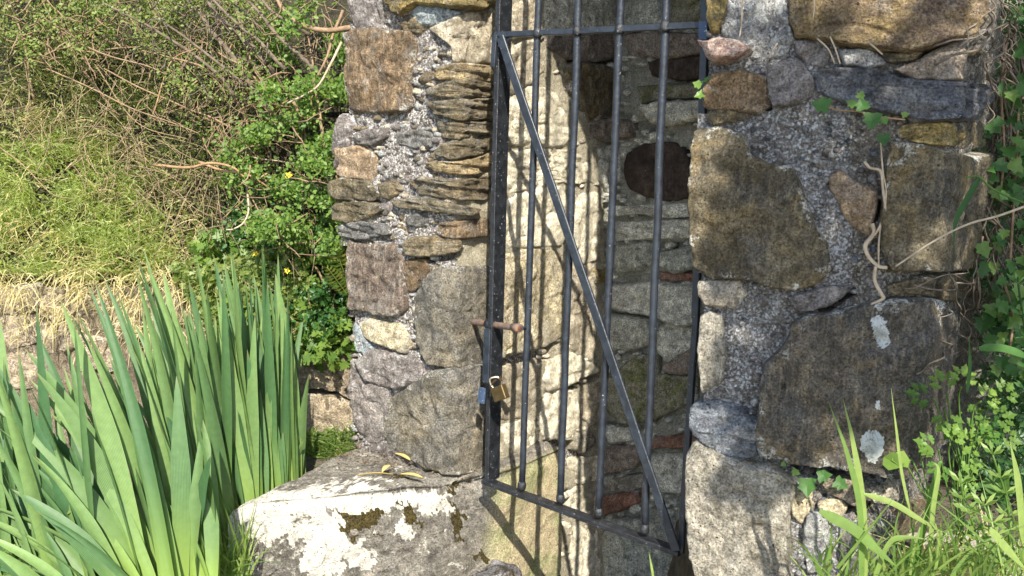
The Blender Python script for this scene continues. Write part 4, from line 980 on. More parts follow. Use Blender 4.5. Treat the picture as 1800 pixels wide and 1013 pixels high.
scatter_leaves(acc, unp(q[:, 0], q[:, 1], np.array([0, 3.0, 0]), np.array([0, -1, .12])), .022, HERB, HERB_F, seed=66)
tag(acc.link('wall_weeds', ML_HEDGE2), 'yellow green weeds growing over the garden wall behind the iris', 'ground cover', kind='stuff')
# ---- hedge shrubs
def shrub(lab, region, nleaf, lsize, mat, stems, seed, lift=(.08, .5), clumps=44, twmat=M_TWIG):
    r = np.random.default_rng(seed); rr = random.Random(seed)
    cx, cy = np.mean(region, 0); base = onbank(np.array([[cx, cy+120.]]), np.array([.02]))[0]
    t = thing('hedge_shrub', base, lab, 'shrub', 'shrubs of the hedge along the bank')
    cen = rpoly(region, clumps, seed); cl = r.uniform(*lift, clumps)
    idx = r.integers(0, clumps, nleaf)
    q = cen[idx]+r.normal(0, 1, (nleaf, 2))*np.array([15, 12]); P = onbank(q, np.clip(cl[idx]+r.normal(0, .05, nleaf), 0, 1))
    acc = Acc(); scatter_leaves(acc, P, lsize, LEAF, LEAF_F, seed=seed+2, spread=.7)
    o = acc.link('foliage', mat, t); o['kind'] = 'stuff'
    for i, (pts, rad) in enumerate(stems):
        P3 = []
        for j, (x, y, lf) in enumerate(pts): P3.append(onbank(np.array([[x, y]], float), np.array([lf]))[0])
        P3 = curve_pts(P3, 8); P3 = P3+np.c_[vnoise(P3*12+i, 3), vnoise(P3*12+i, 4), vnoise(P3*12+i, 5)]*.008
        v, f = tube_vf(P3, np.linspace(rad, rad*.45, len(P3)), 6); link('branch', v, f, twmat, t)
    # fine twigs as one part
    acc = Acc()
    for i in range(150):
        c = cen[rr.randrange(clumps)]; lf = rr.uniform(*lift); a = rr.uniform(0, 6.28); L = rr.uniform(25, 80)
        pts = []
        x, y = c[0]+rr.uniform(-30, 30), c[1]+rr.uniform(-25, 25)
        for j in range(5):
            pts.append(onbank(np.array([[x, y]]), np.array([lf]))[0]); x += math.cos(a)*L/4; y += math.sin(a)*L/4*.8; a += rr.uniform(-.5, .5); lf += rr.uniform(-.03, .03)
        v, f = tube_vf(np.array(pts), np.linspace(.0032, .0014, 5), 3); acc.add(v, f)
    o = acc.link('twigs', twmat, t); o['kind'] = 'stuff'
    return t
shrub('bright leafed hedge shrub hard against the left edge of the pier', [(450,40),(560,0),(612,30),(612,200),(585,320),(600,430),(440,430),(390,320),(420,180)], 9500, .0155, ML_HEDGE,
      [([(640,45,.5),(560,50,.5),(500,20,.45),(470,-60,.4)], .011), ([(600,20,.4),(570,110,.45),(520,180,.4)], .006), ([(515,180,.42),(530,205,.4),(560,210,.4)], .006), ([(590,330,.3),(560,200,.4),(540,60,.3)], .007)], 101)
shrub('sparse brown twigged hedge shrub above the middle of the bank', [(230,-20),(480,-20),(470,120),(400,210),(300,160),(220,80)], 2400, .012, ML_HEDGE2,
      [([(480,200,.2),(400,90,.3),(330,0,.35),(300,-60,.35)], .012), ([(500,150,.2),(430,60,.3),(400,-60,.3)], .014), ([(440,220,.15),(380,130,.3),(250,40,.4),(150,-10,.45)], .008), ([(470,110,.3),(380,20,.35),(340,-60,.35)], .012), ([(500,120,.36),(420,40,.42),(330,-40,.46)], .008), ([(560,130,.36),(480,50,.42),(400,-40,.46)], .009), ([(540,60,.4),(470,10,.44),(430,-50,.46)], .007), ([(430,150,.3),(360,90,.36),(270,30,.4)], .007)], 111, twmat=plain_mat('grey_brown_bark', (.09, .07, .05), (.19, .15, .115), 45, .9, .8))
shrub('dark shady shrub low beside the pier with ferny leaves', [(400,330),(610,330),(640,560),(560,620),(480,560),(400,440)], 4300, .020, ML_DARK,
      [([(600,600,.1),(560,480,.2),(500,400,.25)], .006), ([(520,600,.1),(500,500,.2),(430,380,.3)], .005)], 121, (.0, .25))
shrub('bare dark twiggy shrub filling the shady hollow in the middle of the bank', [(300,60),(480,40),(500,300),(400,330),(320,220)], 500, .016, ML_HEDGE,
      [([(460,330,.1),(430,200,.2),(360,120,.3),(250,90,.35)], .006), ([(480,300,.12),(400,220,.22),(300,180,.3),(180,120,.36)], .005), ([(500,260,.15),(460,150,.25),(380,90,.33)], .007), ([(520,230,.15),(440,110,.28),(420,20,.34)], .008)], 141, (.05, .3), twmat=M_TWIG)
shrub('thin olive leafed shrub at the far top left of the bank', [(-60,-60),(240,-60),(230,60),(100,120),(-60,90)], 3200, .012, ML_HEDGE2,
      [([(200,200,.1),(120,80,.25),(40,-60,.3)], .006), ([(60,180,.1),(30,40,.25),(-20,-60,.3)], .005)], 131)

# ---- individual bramble stems
BR = [
 ('long pale bramble stem arching down over the middle of the bank', [(125,70,.35),(190,98,.38),(255,115,.40),(290,130,.40)], .003, M_TWIG),
 ('orange brown bramble stem looping above the iris tips', [(270,290,.3),(330,295,.36),(370,287,.4),(410,295,.4),(440,318,.36),(470,305,.34)], .0055, M_TWIGO),
 ('second orange stem running under the looping one beside it', [(350,285,.33),(390,300,.36),(430,305,.38),(465,325,.33),(475,335,.3)], .005, M_TWIGO),
 ('thin straight brown stem slanting down behind the iris towards the pier', [(428,318,.3),(450,362,.34),(475,405,.36),(500,445,.34),(530,490,.3)], .0028, M_TWIG),
 ('hooked pale stem curling like a J above the iris', [(435,338,.32),(437,370,.36),(428,392,.38),(410,403,.38),(398,404,.37)], .004, M_TWIGP),
 ('bare bent twig hanging beside the top corner of the pier', [(600,75,.5),(580,115,.52),(555,155,.52),(505,182,.5)], .005, M_TWIGP),
 ('drooping straw coloured stem low at the far left of the bank', [(-20,245,.2),(40,290,.25),(90,340,.28),(130,350,.28)], .0022, M_TWIG),
 ('long reddish bramble crossing the upper bank nearly level', [(80,120,.3),(160,155,.34),(230,190,.34),(300,215,.33),(350,235,.3)], .003, M_TWIG),
 ('short pinkish stems branching upward in the centre of the bank', [(270,200,.3),(300,110,.36),(345,85,.38)], .003, M_TWIGO),
 ('pale stalk leaning across the rough grass left of the loop', [(170,118,.3),(240,215,.33),(330,245,.32)], .002, M_TWIG),
 ('grey brown stem sagging across the dark hollow', [(400,245,.2),(440,275,.26),(500,285,.25),(545,300,.22)], .003, M_TWIGP)]
for lab, pts, rad, m in BR:
    P3 = curve_pts([onbank(np.array([[x, y]], float), np.array([l_]))[0] for x, y, l_ in pts], 8)
    v, f = tube_vf(P3, np.linspace(rad, rad*.6, len(P3)), 6); tag(link('bramble', v, f, m), lab, 'bramble')
acc = Acc(); rr = random.Random(5)
for i in range(620):
    x, y = (rr.uniform(140, 580) if i % 3 else rr.uniform(-20, 560)), rr.uniform(-30, 420)
    if y > 200+x*.7: y *= .6
    a = rr.choice([rr.uniform(-.3, 1.1), rr.uniform(1.2, 1.9), rr.uniform(2.0, 3.0)]); L = rr.uniform(25, 120); lf = rr.uniform(.1, .36); pts = []; c_ = rr.uniform(-.25, .25)
    for j in range(6):
        pts.append(onbank(np.array([[x, y]]), np.array([lf]))[0]); x += math.cos(a)*L/5; y += math.sin(a)*L/5; a += c_+rr.uniform(-.15, .15); lf += rr.uniform(-.02, .02)
    v, f = tube_vf(np.array(pts), np.linspace(.0015, .0008, 6), 3); acc.add(v, f)
tag(acc.link('dead_twigs', M_TWIGM), 'countless thin dead twigs tangled through the bank vegetation', 'twigs', kind='stuff')
# ---- yellow flowers
M_YEL = plain_mat('yellow_petal', (.75, .52, .02), (.85, .65, .05), 30, .5, .1)
for (x, y, lf, s, lab) in ((508, 309, .34, .012, 'yellow flower among hedge leaves left of the pier'), (505, 477, .3, .010, 'yellow orange flower just right of the tallest iris tip'),
                     (450, 447, .3, .009, 'small yellow flower between two iris tips')):
    c = onbank(np.array([[x, y]], float), np.array([lf]))[0]; t = thing('yellow_flower', c, lab, 'flower')
    nn = np.array([0, -.9, .4]); nn /= np.linalg.norm(nn); e1 = np.array([1, 0, 0.]); e2 = np.cross(nn, e1)
    for k in range(5):
        th = k*2*math.pi/5; dd = e1*math.cos(th)+e2*math.sin(th); ss = -e1*math.sin(th)+e2*math.cos(th)
        V = [c, c+dd*s*.6+ss*s*.4+nn*.003, c+dd*s*1.2+nn*.006, c+dd*s*.6-ss*s*.4+nn*.003]; link('petal', V, [(0, 1, 2, 3)], M_YEL, t)
    v, f = tube_vf(np.array([c, c+nn*.004]), [.004, .003], 6); link('flower_centre', v, f, M_TWIGO, t)
    v, f = tube_vf(np.array([c, c-nn*.02-Z*.06]), [.0015, .0015], 4); link('flower_stalk', v, f, ML_GRASS, t)
# ---- fern by the pier
M_FERN = leaf_mat('fern_frond', (.14, .20, .03), (.32, .32, .06), .4, .5)
fn = thing('fern', onbank(np.array([[600, 520.]]), np.array([.2]))[0], 'small yellow green fern growing against the pier edge behind the iris', 'fern')
for (x0, y0, x1, y1) in ((612, 500, 586, 425), (612, 520, 575, 470), (610, 470, 600, 418)):
    a = onbank(np.array([[x0, y0]], float), np.array([.36]))[0]; b = onbank(np.array([[x1, y1]], float), np.array([.46]))[0]
    acc = Acc(); P = np.linspace(a, b, 12); v, f = tube_vf(P, .0015, 4); acc.add(v, f); dd = (b-a)/np.linalg.norm(b-a); ss = np.cross(dd, np.array([0, -1, .2])); ss /= np.linalg.norm(ss)
    for i in range(1, 12):
        wl = .034*math.sin(math.pi*(i+1)/13)
        for s in (-1, 1): acc.add([P[i], P[i]+dd*.006+ss*s*wl*.5+np.array([0, -.003, 0]), P[i]+ss*s*wl+dd*.008, P[i]-dd*.003+ss*s*wl*.5], [(0, 1, 2, 3)], random.random())
    acc.link('frond', M_FERN, fn)

# ================================================================== IRISES
ML_IRIS = leaf_mat('iris_leaf', (.058, .135, .056), (.20, .31, .11), .26, .5, .35, True)
def iris_leaf(base, tip, w0, bow, parent, face):
    n = 18; s = np.linspace(0, 1, n); ax = tip-base; L = np.linalg.norm(ax)
    mid = base+ax*.5+bow
    C = ((1-s)**2)[:, None]*base+(2*s*(1-s))[:, None]*mid+(s**2)[:, None]*tip
    T = np.gradient(C, axis=0); T /= np.linalg.norm(T, axis=1)[:, None]
    sd = np.cross(T, face); sd /= np.linalg.norm(sd, axis=1)[:, None]; nn = np.cross(sd, T)
    wv = w0*np.minimum(1, .62+.7*s)*np.clip((1-s)/.42, 0, 1)**.75
    tw = rng.normal(0, .35); V = []; ac = []; al = []
    K = (-1, -.5, 0, .5, 1)
    for i in range(n):
        a = tw*s[i]; sv = sd[i]*math.cos(a)+nn[i]*math.sin(a); nv = -sd[i]*math.sin(a)+nn[i]*math.cos(a)
        for k in K: V.append(C[i]+sv*wv[i]*k+nv*(.0035*(1-abs(k)))*min(1, wv[i]/w0*1.2)); ac.append(k); al.append(s[i])
    f = [(i*5+k, i*5+k+1, (i+1)*5+k+1, (i+1)*5+k) for i in range(n-1) for k in range(4)]
    return link('leaf', V, f, ML_IRIS, parent, True, {'rnd': np.full(len(V), random.random()), 'across': ac, 'along': al})
rr = random.Random(21)
CL = []
# (base px, base depth, list of leaf tip px)
fans = [
 (20, 1190, 2.05, [(-60, 560), (0, 556), (-40, 640), (-90, 700), (-40, 760), (-80, 850), (-20, 820)]),
 (120, 1190, 2.02, [(-20, 620), (18, 700), (64, 533), (-30, 650), (-60, 800), (20, 760)]),
 (210, 1180, 2.06, [(62, 580), (-30, 610), (40, 690), (-50, 740), (130, 560), (110, 640)]),
 (300, 1170, 2.05, [(165, 490), (105, 525), (40, 610), (-40, 690), (190, 580), (60, 650)]),
 (330, 1170, 2.12, [(130, 540), (150, 590), (-20, 780), (200, 620), (-70, 860)]),
 (335, 1120, 2.20, [(182, 488), (236, 470), (250, 540), (215, 560)]),
 (250, 1150, 1.96, [(20, 860), (-60, 930), (60, 800), (-50, 800)]),
 (180, 1170, 1.94, [(-60, 900), (-40, 960), (0, 900), (60, 760)]),
 (375, 1080, 2.42, [(236, 440), (285, 470), (300, 540), (262, 560), (330, 600)]),
 (405, 1050, 2.50, [(270, 480), (330, 540), (345, 445), (350, 560), (300, 620)]),
 (425, 1030, 2.56, [(345, 470), (362, 500), (385, 560), (392, 480), (320, 540)]),
 (448, 1000, 2.62, [(393, 454), (411, 452), (420, 500), (436, 540), (380, 520)]),
 (470, 980, 2.68, [(405, 450), (440, 500), (460, 432), (452, 560), (478, 590), (425, 470)]),
 (492, 965, 2.74, [(462, 428), (484, 478), (470, 520), (500, 560), (445, 480)]),
 (508, 955, 2.80, [(484, 480), (505, 560), (520, 612), (495, 600), (512, 640)]),
 (350, 1050, 2.14, [(310, 660), (340, 720), (290, 720), (372, 800)]),
]
names = ['leftmost', 'second', 'third']
for i, (bx, by, dep, tips) in enumerate(fans):
    base = ray(bx, by)*dep; base[2] = max(base[2], -1.5)
    where = ['whose leaves are cut off by the left photo edge', 'standing second from the left edge of the photo', 'with a tall lone leaf, third from the left edge', 'with the broad pale leaf sweeping up left, at clump centre left',
      'low behind the broad pale leaf, leaves flung far left', 'upright just right of the broad pale leaf', 'with leaves lying almost flat over the lower left corner', 'lowest of all, drooping across the bottom left corner',
      'below the dry grass, tips reaching the garden wall top', 'in the exact middle of the clump', 'with closely packed tips right of the clump middle', 'below the J hooked pale stem',
      'with the tallest leaf tips of the whole clump', 'second from the right end of the clump', 'at the right end, just above the far block edge', 'short and bent, in front at the block corner'][i]
    t = thing('iris_plant', base, 'iris fan '+where, 'iris plant', 'iris plants in the clump left of the stone block')
    for (tx, ty) in tips:
        for rep in range(5 if i > 7 else 4):
            jx, jy = (0, 0) if rep == 0 else (rr.uniform(-38, 38), rr.uniform(-15, 100)) if rep in (1, 4) else (rr.uniform(-50, 30), rr.uniform(90, 260))
            d2 = dep+rr.uniform(-.13, .13)+(.06 if rep == 2 else 0)
            tip = ray(tx+jx, ty+jy)*d2; b2 = base+np.array([rr.uniform(-.05, .05), rr.uniform(-.04, .06), 0])
            lean = (tip-b2)[0]
            bow = np.array([lean*-.2+rr.uniform(-.02, .02), rr.uniform(-.03, .03), abs(lean)*.22+rr.uniform(0, .03)])
            an = rr.uniform(-1.15, 1.15); face = np.array([math.sin(an), -math.cos(an), .15])
            iris_leaf(b2, tip, rr.uniform(.012, .0215)*(1.15 if rep == 0 else .9)*dep/2.15, bow, t, face)

# low greenery under the iris
q = rpoly([(-40,940),(120,900),(200,1040),(-40,1080)], 900, 53); acc = Acc()
scatter_leaves(acc, ray(q[:, 0], q[:, 1])*rng.uniform(1.98, 2.1, (900, 1)), .014, LEAF, LEAF_F, seed=54)
tag(acc.link('low_weeds', ML_GRASS), 'mossy green weeds in the lower left corner under the iris', 'ground cover', kind='stuff')
acc = Acc(); k = 500; bx_ = rng.uniform(180, 440, k)
Pg = ray(bx_, 1080-.35*bx_*.6+rng.uniform(0, 60, k))*rng.uniform(2.3, 2.45, (k, 1))
blades(acc, Pg, np.c_[rng.normal(-.1, .3, k), rng.normal(-.1, .2, k), np.ones(k)], rng.uniform(.08, .34, k), .006, np.c_[rng.normal(-.1, .3, k), rng.normal(0, .2, k), -rng.uniform(.1, .5, k)], 55)
tag(acc.link('undergrass', ML_GRASS), 'thin grass growing up between the iris bases', 'grass', kind='stuff')

# ================================================================== RIGHT-HAND PLANTS
def onR(x, y, lift=.03):
    P, Nn = surf_eval(tSR, np.array([float(x)]), np.array([float(y)])); return P[0]+Nn[0]*lift, Nn[0]
def single_leaf(c, nrm, ang, size, mat, parent, T=IVY, Fc=IVY_F, name='leaf'):
    nrm = nrm/np.linalg.norm(nrm); e1 = np.cross(Z, nrm); e1 /= np.linalg.norm(e1); e2 = np.cross(nrm, e1)
    t = e1*math.cos(ang)+e2*math.sin(ang); b = np.cross(nrm, t); T = np.asarray(T)
    V = c+size*(T[:, :1]*t+T[:, 1:2]*b+T[:, 2:]*nrm*2)
    return link(name, V, Fc, mat, parent, False, {'rnd': np.full(len(V), random.random())})
iv = thing('ivy_sprig', onR(1500, 200)[0], 'short ivy sprig with a few leaves just below the dark slate of the right pier', 'ivy')
pts = [onR(x, y, l_)[0] for x, y, l_ in ((1455, 190, .04), (1475, 196, .03), (1510, 200, .05), (1540, 208, .05), (1570, 212, .05), (1590, 214, .05))]
v, f = tube_vf(curve_pts(pts, 5), .0018, 5); link('stem', v, f, M_TWIGO, iv)
for (x, y, a, s, l_, m) in ((1460, 192, 2.9, .036, .06, ML_IVY), (1520, 198, 1.9, .028, .07, ML_IVY), (1536, 205, -1.6, .036, .07, ML_IVY), (1512, 178, 1.2, .018, .06, ML_IVYL),
                            (1552, 212, -1., .018, .07, ML_IVYL), (1553, 240, -1.4, .026, .06, ML_IVY), (1585, 208, .3, .014, .07, ML_IVYL), (1505, 190, 2.6, .02, .06, ML_IVYL)):
    c, n_ = onR(x, y, l_); single_leaf(c, n_+np.array([0, 0, .4]), a, s, m, iv)
ivr = thing('ivy_root', onR(1540, 400)[0], 'pale wavy dead ivy stem clinging down the right pier beside the orange stone', 'ivy stem')
for path, rad in (([(1520,285),(1530,296),(1548,302),(1552,330),(1556,365),(1548,395),(1538,412)], .003), ([(1534,392),(1536,410),(1522,430),(1528,450),(1545,466),(1560,468)], .0042),
                  ([(1540,466),(1538,490),(1550,515),(1552,522),(1532,532)], .0038), ([(1548,245),(1552,300),(1558,340),(1552,380)], .0016), ([(1545,466),(1545,430),(1548,400),(1553,370)], .002)):
    P3 = curve_pts([onR(x, y, .035)[0] for x, y in path], 6); v, f = tube_vf(P3, rad*(1+.2*vnoise(P3*80, 4)), 7); link('strand', v, f, M_TWIGP, ivr)
ivd = thing('ivy_root', onR(1670, 560)[0], 'tangle of brown dead ivy stems on the right corner of the right pier', 'ivy stem')
acc = Acc(); rr = random.Random(9)
for i in range(30):
    x = rr.uniform(1630, 1730); y = rr.uniform(440, 620); pts = []; a = rr.uniform(1., 2.1)
    for j in range(8): pts.append(onR(x, y, .03+rr.uniform(0, .03))[0]); x += math.cos(a)*16; y += math.sin(a)*16; a += rr.uniform(-.7, .7)
    v, f = tube_vf(curve_pts(pts, 3), rr.uniform(.001, .0022), 4); acc.add(v, f)
for i in range(16):
    x = rr.uniform(1695, 1760); y = rr.uniform(-20, 140); pts = []; a = rr.uniform(1., 2.1)
    for j in range(8): pts.append(onR(x, y, .03+rr.uniform(0, .03))[0]); x += math.cos(a)*16; y += math.sin(a)*16; a += rr.uniform(-.5, .5)
    v, f = tube_vf(curve_pts(pts, 3), rr.uniform(.001, .0025), 4); acc.add(v, f)
o = acc.link('strands', M_ROOT, ivd); o['kind'] = 'stuff'
# dry straws poking from joints near the top slab
for i, (p, lab) in enumerate((([(1462,72,.05),(1472,95,.06),(1480,120,.06)], 'dry straw stalk wedged under the big ochre stone, left one'), ([(1440,75,.05),(1460,95,.06),(1470,118,.05)], 'bent pale stalk left of the wedged straw'),
        ([(1528,82,.05),(1540,93,.06),(1552,104,.06)], 'short pale stick poking out beside the white stone'), ([(1308,0,.03),(1308,40,.03),(1304,70,.03)], 'thin vertical straw hanging down the white lichened stone'),
        ([(1434,-10,.06),(1436,20,.06),(1434,42,.06)], 'thin straw hanging over the ochre stone'), ([(1356,106,.03),(1362,92,.03),(1370,80,.03)], 'tiny white stick above the hexagonal grey stone'))):
    P3 = curve_pts([onR(x, y, l_)[0] for x, y, l_ in p], 5); v, f = tube_vf(P3, .0018, 5); tag(link('straw', v, f, M_TWIGP), lab, 'straw')
# small sprig left of the brown stone
sg = thing('ivy_sprig', onR(1240, 160)[0], 'pale green seedling at the gate side edge of the right pier', 'seedling')
for (x, y, a, s) in ((1236, 152, 2.8, .022), (1240, 166, 3.6, .022), (1246, 146, 1.5, .016)): c, n_ = onR(x, y, .02); single_leaf(c, n_+np.array([0, 0, .5]), a, s, ML_IVYL, sg)
sg = thing('ivy_sprig', onR(1410, 840)[0], 'ivy sprig growing from the gap under the huge dark slab', 'ivy')
for (x, y, a, s, m) in ((1420, 835, -1.4, .04, ML_IVY), (1402, 828, 2., .018, ML_IVYL), (1440, 830, .3, .03, ML_IVY), (1470, 838, -.4, .03, ML_IVY), (1380, 812, 1.6, .012, ML_IVYL)): c, n_ = onR(x, y, .03); single_leaf(c, n_+np.array([0, 0, .5]), a, s, m, sg)

# ivy curtain on the right
def right_depth(x, y): return 1.62+.35*sstep((x-1700)/140.)+.10*math.sin(y*.02+x*.05)
def onD(x, y, d): return ray(np.array(x, float), np.array(y, float))*d
rr = random.Random(31)
ivyspecs = [('ivy trailing down the shady right side of the right pier, upper leaves', [(1770, 60), (1760, 160), (1765, 260), (1760, 330)], 60),
            ('ivy hanging at the right edge of the photo beside the big boulder', [(1790, 200), (1785, 300), (1780, 390), (1775, 470)], 60),
            ('ivy low on the bank at the right edge behind the grass', [(1760, 480), (1780, 560), (1770, 640)], 50)]
for lab, path, n in ivyspecs:
    P3 = curve_pts([onD(x, y, 1.98) for x, y in path], 8)
    t = thing('ivy_plant', P3[-1], lab, 'ivy'); v, f = tube_vf(P3, .003, 5); link('stem', v, f, M_TWIG, t)
    for i in range(n):
        c = P3[rr.randrange(len(P3))]+np.array([rr.gauss(0, .05), rr.gauss(-.01, .04), rr.gauss(0, .045)])
        single_leaf(c, np.array([rr.gauss(-.2, .4), -1, rr.gauss(.5, .3)]), -math.pi/2+rr.gauss(0, .7), rr.uniform(.022, .042), ML_IVY if rr.random() < .7 else ML_IVYL, t)
q = np.c_[1725+105*rng.uniform(0, 1, 1500)**.7, rng.uniform(-30, 1010, 1500)]; dp = 2.02+rng.uniform(0, .3, 1500)
acc = Acc(); scatter_leaves(acc, ray(q[:, 0], q[:, 1])*dp[:, None], .034, CMP, CMP_F, seed=61)
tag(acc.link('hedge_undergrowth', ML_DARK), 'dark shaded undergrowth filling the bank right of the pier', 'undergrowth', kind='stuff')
acc = Acc()
for i in range(120):
    x = rr.uniform(1700, 1800); y = rr.uniform(-20, 420); a = rr.uniform(1.1, 1.9); pts = []; d_ = rr.uniform(1.98, 2.1)
    for j in range(7): pts.append(onD(x, y, d_)); x += math.cos(a)*22; y += math.sin(a)*22; a += rr.uniform(-.4, .4)
    v, f = tube_vf(np.array(pts), rr.uniform(.001, .003), 4); acc.add(v, f)
tag(acc.link('dead_ivy_twigs', M_ROOT), 'mesh of brown dead twigs behind the ivy at the right edge', 'twigs', kind='stuff')

# herbs (lobed leaves) and cleavers
def herb(lab, bx, by, d, leaves, mat=ML_HEDGE, size=.046, T=CMP, Fc=CMP_F):
    base = onD(bx, by, d); t = thing('herb_plant', base, lab, 'weed plant')
    for (x, y, a, s) in leaves:
        c = onD(x, y, d+rr.uniform(-.04, .04)); P3 = curve_pts([base, base*.3+c*.7+np.array([0, .02, .02]), c], 5)
        v, f = tube_vf(P3, .0016, 4); link('stalk', v, f, ML_GRASS, t)
        single_leaf(c, np.array([rr.gauss(0, .3), -.8, .7]), a, size*s, mat, t, T, Fc)
herb('dark green herb with jagged leaves at the right foot of the big slab', 1700, 860, 1.66, [(1640,700,2.9,1.2),(1660,720,-1.5,1.3),(1690,680,1.2,1.1),(1690,725,-.4,1.2),(1665,690,1.9,1.1),(1710,740,-1.2,1.2),(1725,705,.3,1.2),(1740,735,.2,1.1),(1680,745,-2.3,1.),(1760,700,.5,1.2),(1755,760,-.6,1.1)])
herb('bright sunlit jagged herb between the slab and the grass', 1690, 960, 1.60, [(1650,790,2.7,1.1),(1670,780,.8,1.1),(1680,800,-.4,1.2),(1700,790,1.,1.),(1655,810,-2.,1.),(1720,770,.2,1.),(1690,830,-1.4,1.)], ML_IVYL)
herb('plant with plain heart shaped leaves beside the crumbling mortar', 1640, 900, 1.62, [(1600,810,3.,.9),(1620,800,.9,.8),(1585,822,2.8,1.),(1745,830,-1.2,1.2),(1630,880,1.,.9)], ML_HEDGE, .04, LEAF*np.array([1, 1.5, 1]), LEAF_F)
def cleaver(lab, x0, y0, x1, y1, d, mat=ML_GRASS):
    a = onD(x0, y0, d); b = onD(x1, y1, d-.03); t = thing('cleavers_plant', a, lab, 'weed plant', 'cleavers stems at the lower right')
    P3 = curve_pts([a, (a+b)/2+np.array([.01, 0, 0]), b], 6); v, f = tube_vf(P3, .002, 5); link('stem', v, f, mat, t)
    for i in range(1, 6):
        c = P3[int(i/5*(len(P3)-1))]
        for k in range(7):
            th = k*2*math.pi/7+i; dd = np.array([math.cos(th), math.sin(th)*.8, .55+.2*(i == 5)]); dd /= np.linalg.norm(dd)
            acc = Acc(); L = rr.uniform(.022, .034)
            ss = np.cross(dd, np.array([0, -1, .3])); ss /= np.linalg.norm(ss)
            link('leaf', [c, c+dd*L*.6+ss*.0035, c+dd*L, c+dd*L*.6-ss*.0035], [(0, 1, 2, 3)], mat, t, False, {'rnd': [rr.random()]*4})
cleaver('cleavers stem with whorled narrow leaves standing in the sun right of the mortar', 1680, 960, 1690, 850, 1.56)
cleaver('tall cleavers stem with whorls near the right edge above the straw', 1775, 960, 1745, 800, 1.58)
cleaver('cleavers stem against the dark hedge at the very right edge', 1800, 720, 1790, 500, 1.7, ML_IVY)
cleaver('short cleavers stem in the lower right corner', 1760, 1010, 1730, 890, 1.5)
cleaver('cleavers stem half hidden below the heart shaped leaves', 1715, 1013, 1705, 905, 1.52)

# grasses lower right
acc = Acc(); k = 430; bx_ = rng.uniform(1440, 1830, k)**1.0; dd_ = rng.uniform(1.45, 1.66, k)
P0_ = ray(bx_, 985+rng.uniform(0, 90, k))*dd_[:, None]
keep = (bx_ > 1530) | (rng.uniform(0, 1, k) < .35)
P0_ = P0_[keep]; k = len(P0_)
blades(acc, P0_, np.c_[rng.normal(0, .28, k), rng.normal(-.1, .2, k), np.ones(k)], rng.uniform(.03, .2, k)**1.0, rng.uniform(.003, .0065, k), np.c_[rng.normal(0, .35, k), rng.normal(-.1, .2, k), -rng.uniform(.0, .4, k)], 71, 5)
tag(acc.link('grass_tuft', ML_GRASS), 'thick tuft of young grass at the foot of the right pier', 'grass', kind='stuff')
acc = Acc(); k = 260; P0_ = ray(rng.uniform(1620, 1760, k), rng.uniform(960, 1040, k))*rng.uniform(1.58, 1.66, (k, 1))
blades(acc, P0_, np.c_[rng.normal(0, 1, k), rng.normal(-.1, .3, k), rng.normal(.1, .3, k)], rng.uniform(.04, .12, k), .003, np.c_[rng.normal(0, .2, (k, 3))], 73, 3)
tag(acc.link('straw_litter', ML_DRY), 'orange straw litter lying among the grass in the lower right', 'straw', kind='stuff')
GP = {}
def blade_thing(lab, pts, d, wd, mat=ML_GRASS, name='blade', plant=None):
    P = curve_pts([onD(x, y, d+(dd if dd else 0)) for x, y, dd in pts], 8); n = len(P); T = np.gradient(P, axis=0); T /= np.linalg.norm(T, axis=1)[:, None]
    sd = np.cross(T, np.array([.25, -1, .2])); sd /= np.linalg.norm(sd, axis=1)[:, None]; s = np.linspace(0, 1, n); wv = wd*np.clip(np.minimum(s*6+.35, (1-s)*2.2), .03, 1)
    nn = np.cross(sd, T); V = []
    for i in range(n):
        for kk in (-1, 0, 1): V.append(P[i]+sd[i]*wv[i]*kk+nn[i]*(.0012*(kk == 0)))
    f = [(i*3+q_, i*3+q_+1, i*3+q_+4, i*3+q_+3) for i in range(n-1) for q_ in (0, 1)]
    key = plant or lab
    if key not in GP: GP[key] = thing('grass_plant', P[0], key, 'grass')
    o = link(name, V, f, mat, GP[key], True, {'rnd': np.full(len(V), rr.random())})
    if plant: o['label'] = lab
blade_thing('tall upright grass blade in front of the slab, left of the white lichen', [(1515,1060,0),(1512,900,0),(1490,800,0),(1456,705,0)], 1.46, .0058, plant='grass plant with two tall crossing blades rising before the huge dark slab')
blade_thing('tall upright grass blade crossing the first, tip nearest the lichen', [(1520,1060,0),(1518,900,0),(1500,780,0),(1482,702,0)], 1.47, .0062, plant='grass plant with two tall crossing blades rising before the huge dark slab')
blade_thing('thin yellowish blade right of the white lichen patch', [(1600,900,0),(1585,830,0),(1575,750,0),(1566,682,0)], 1.5, .003, plant='grass plant with two tall crossing blades rising before the huge dark slab')
blade_thing('broad blade pointing down to the right from the tall pair', [(1440,898,0),(1500,930,0),(1540,965,0),(1580,1000,0)], 1.44, .009, plant='grass plant with two tall crossing blades rising before the huge dark slab')
blade_thing('long blade arching right from the base of the tall pair', [(1518,868,0),(1570,885,0),(1620,915,0),(1680,950,0)], 1.47, .005, plant='grass plant with two tall crossing blades rising before the huge dark slab')
blade_thing('blade folded over in an arch low in the grass', [(1530,1040,0),(1560,960,0),(1590,945,0),(1640,950,0)], 1.46, .005, plant='grass plant with two tall crossing blades rising before the huge dark slab')
blade_thing('broad grass blade at the right edge rising steeply', [(1800,960,0),(1790,850,0),(1775,775,0)], 1.45, .007)
blade_thing('wide horizontal blade in front of the dark hedge at right', [(1720,612,0),(1760,612,0),(1800,625,0),(1840,650,0)], 1.55, .007, ML_IVY)
blade_thing('sunlit blade leaning right at the lower right corner', [(1740,930,0),(1770,965,0),(1810,1010,0)], 1.4, .007)
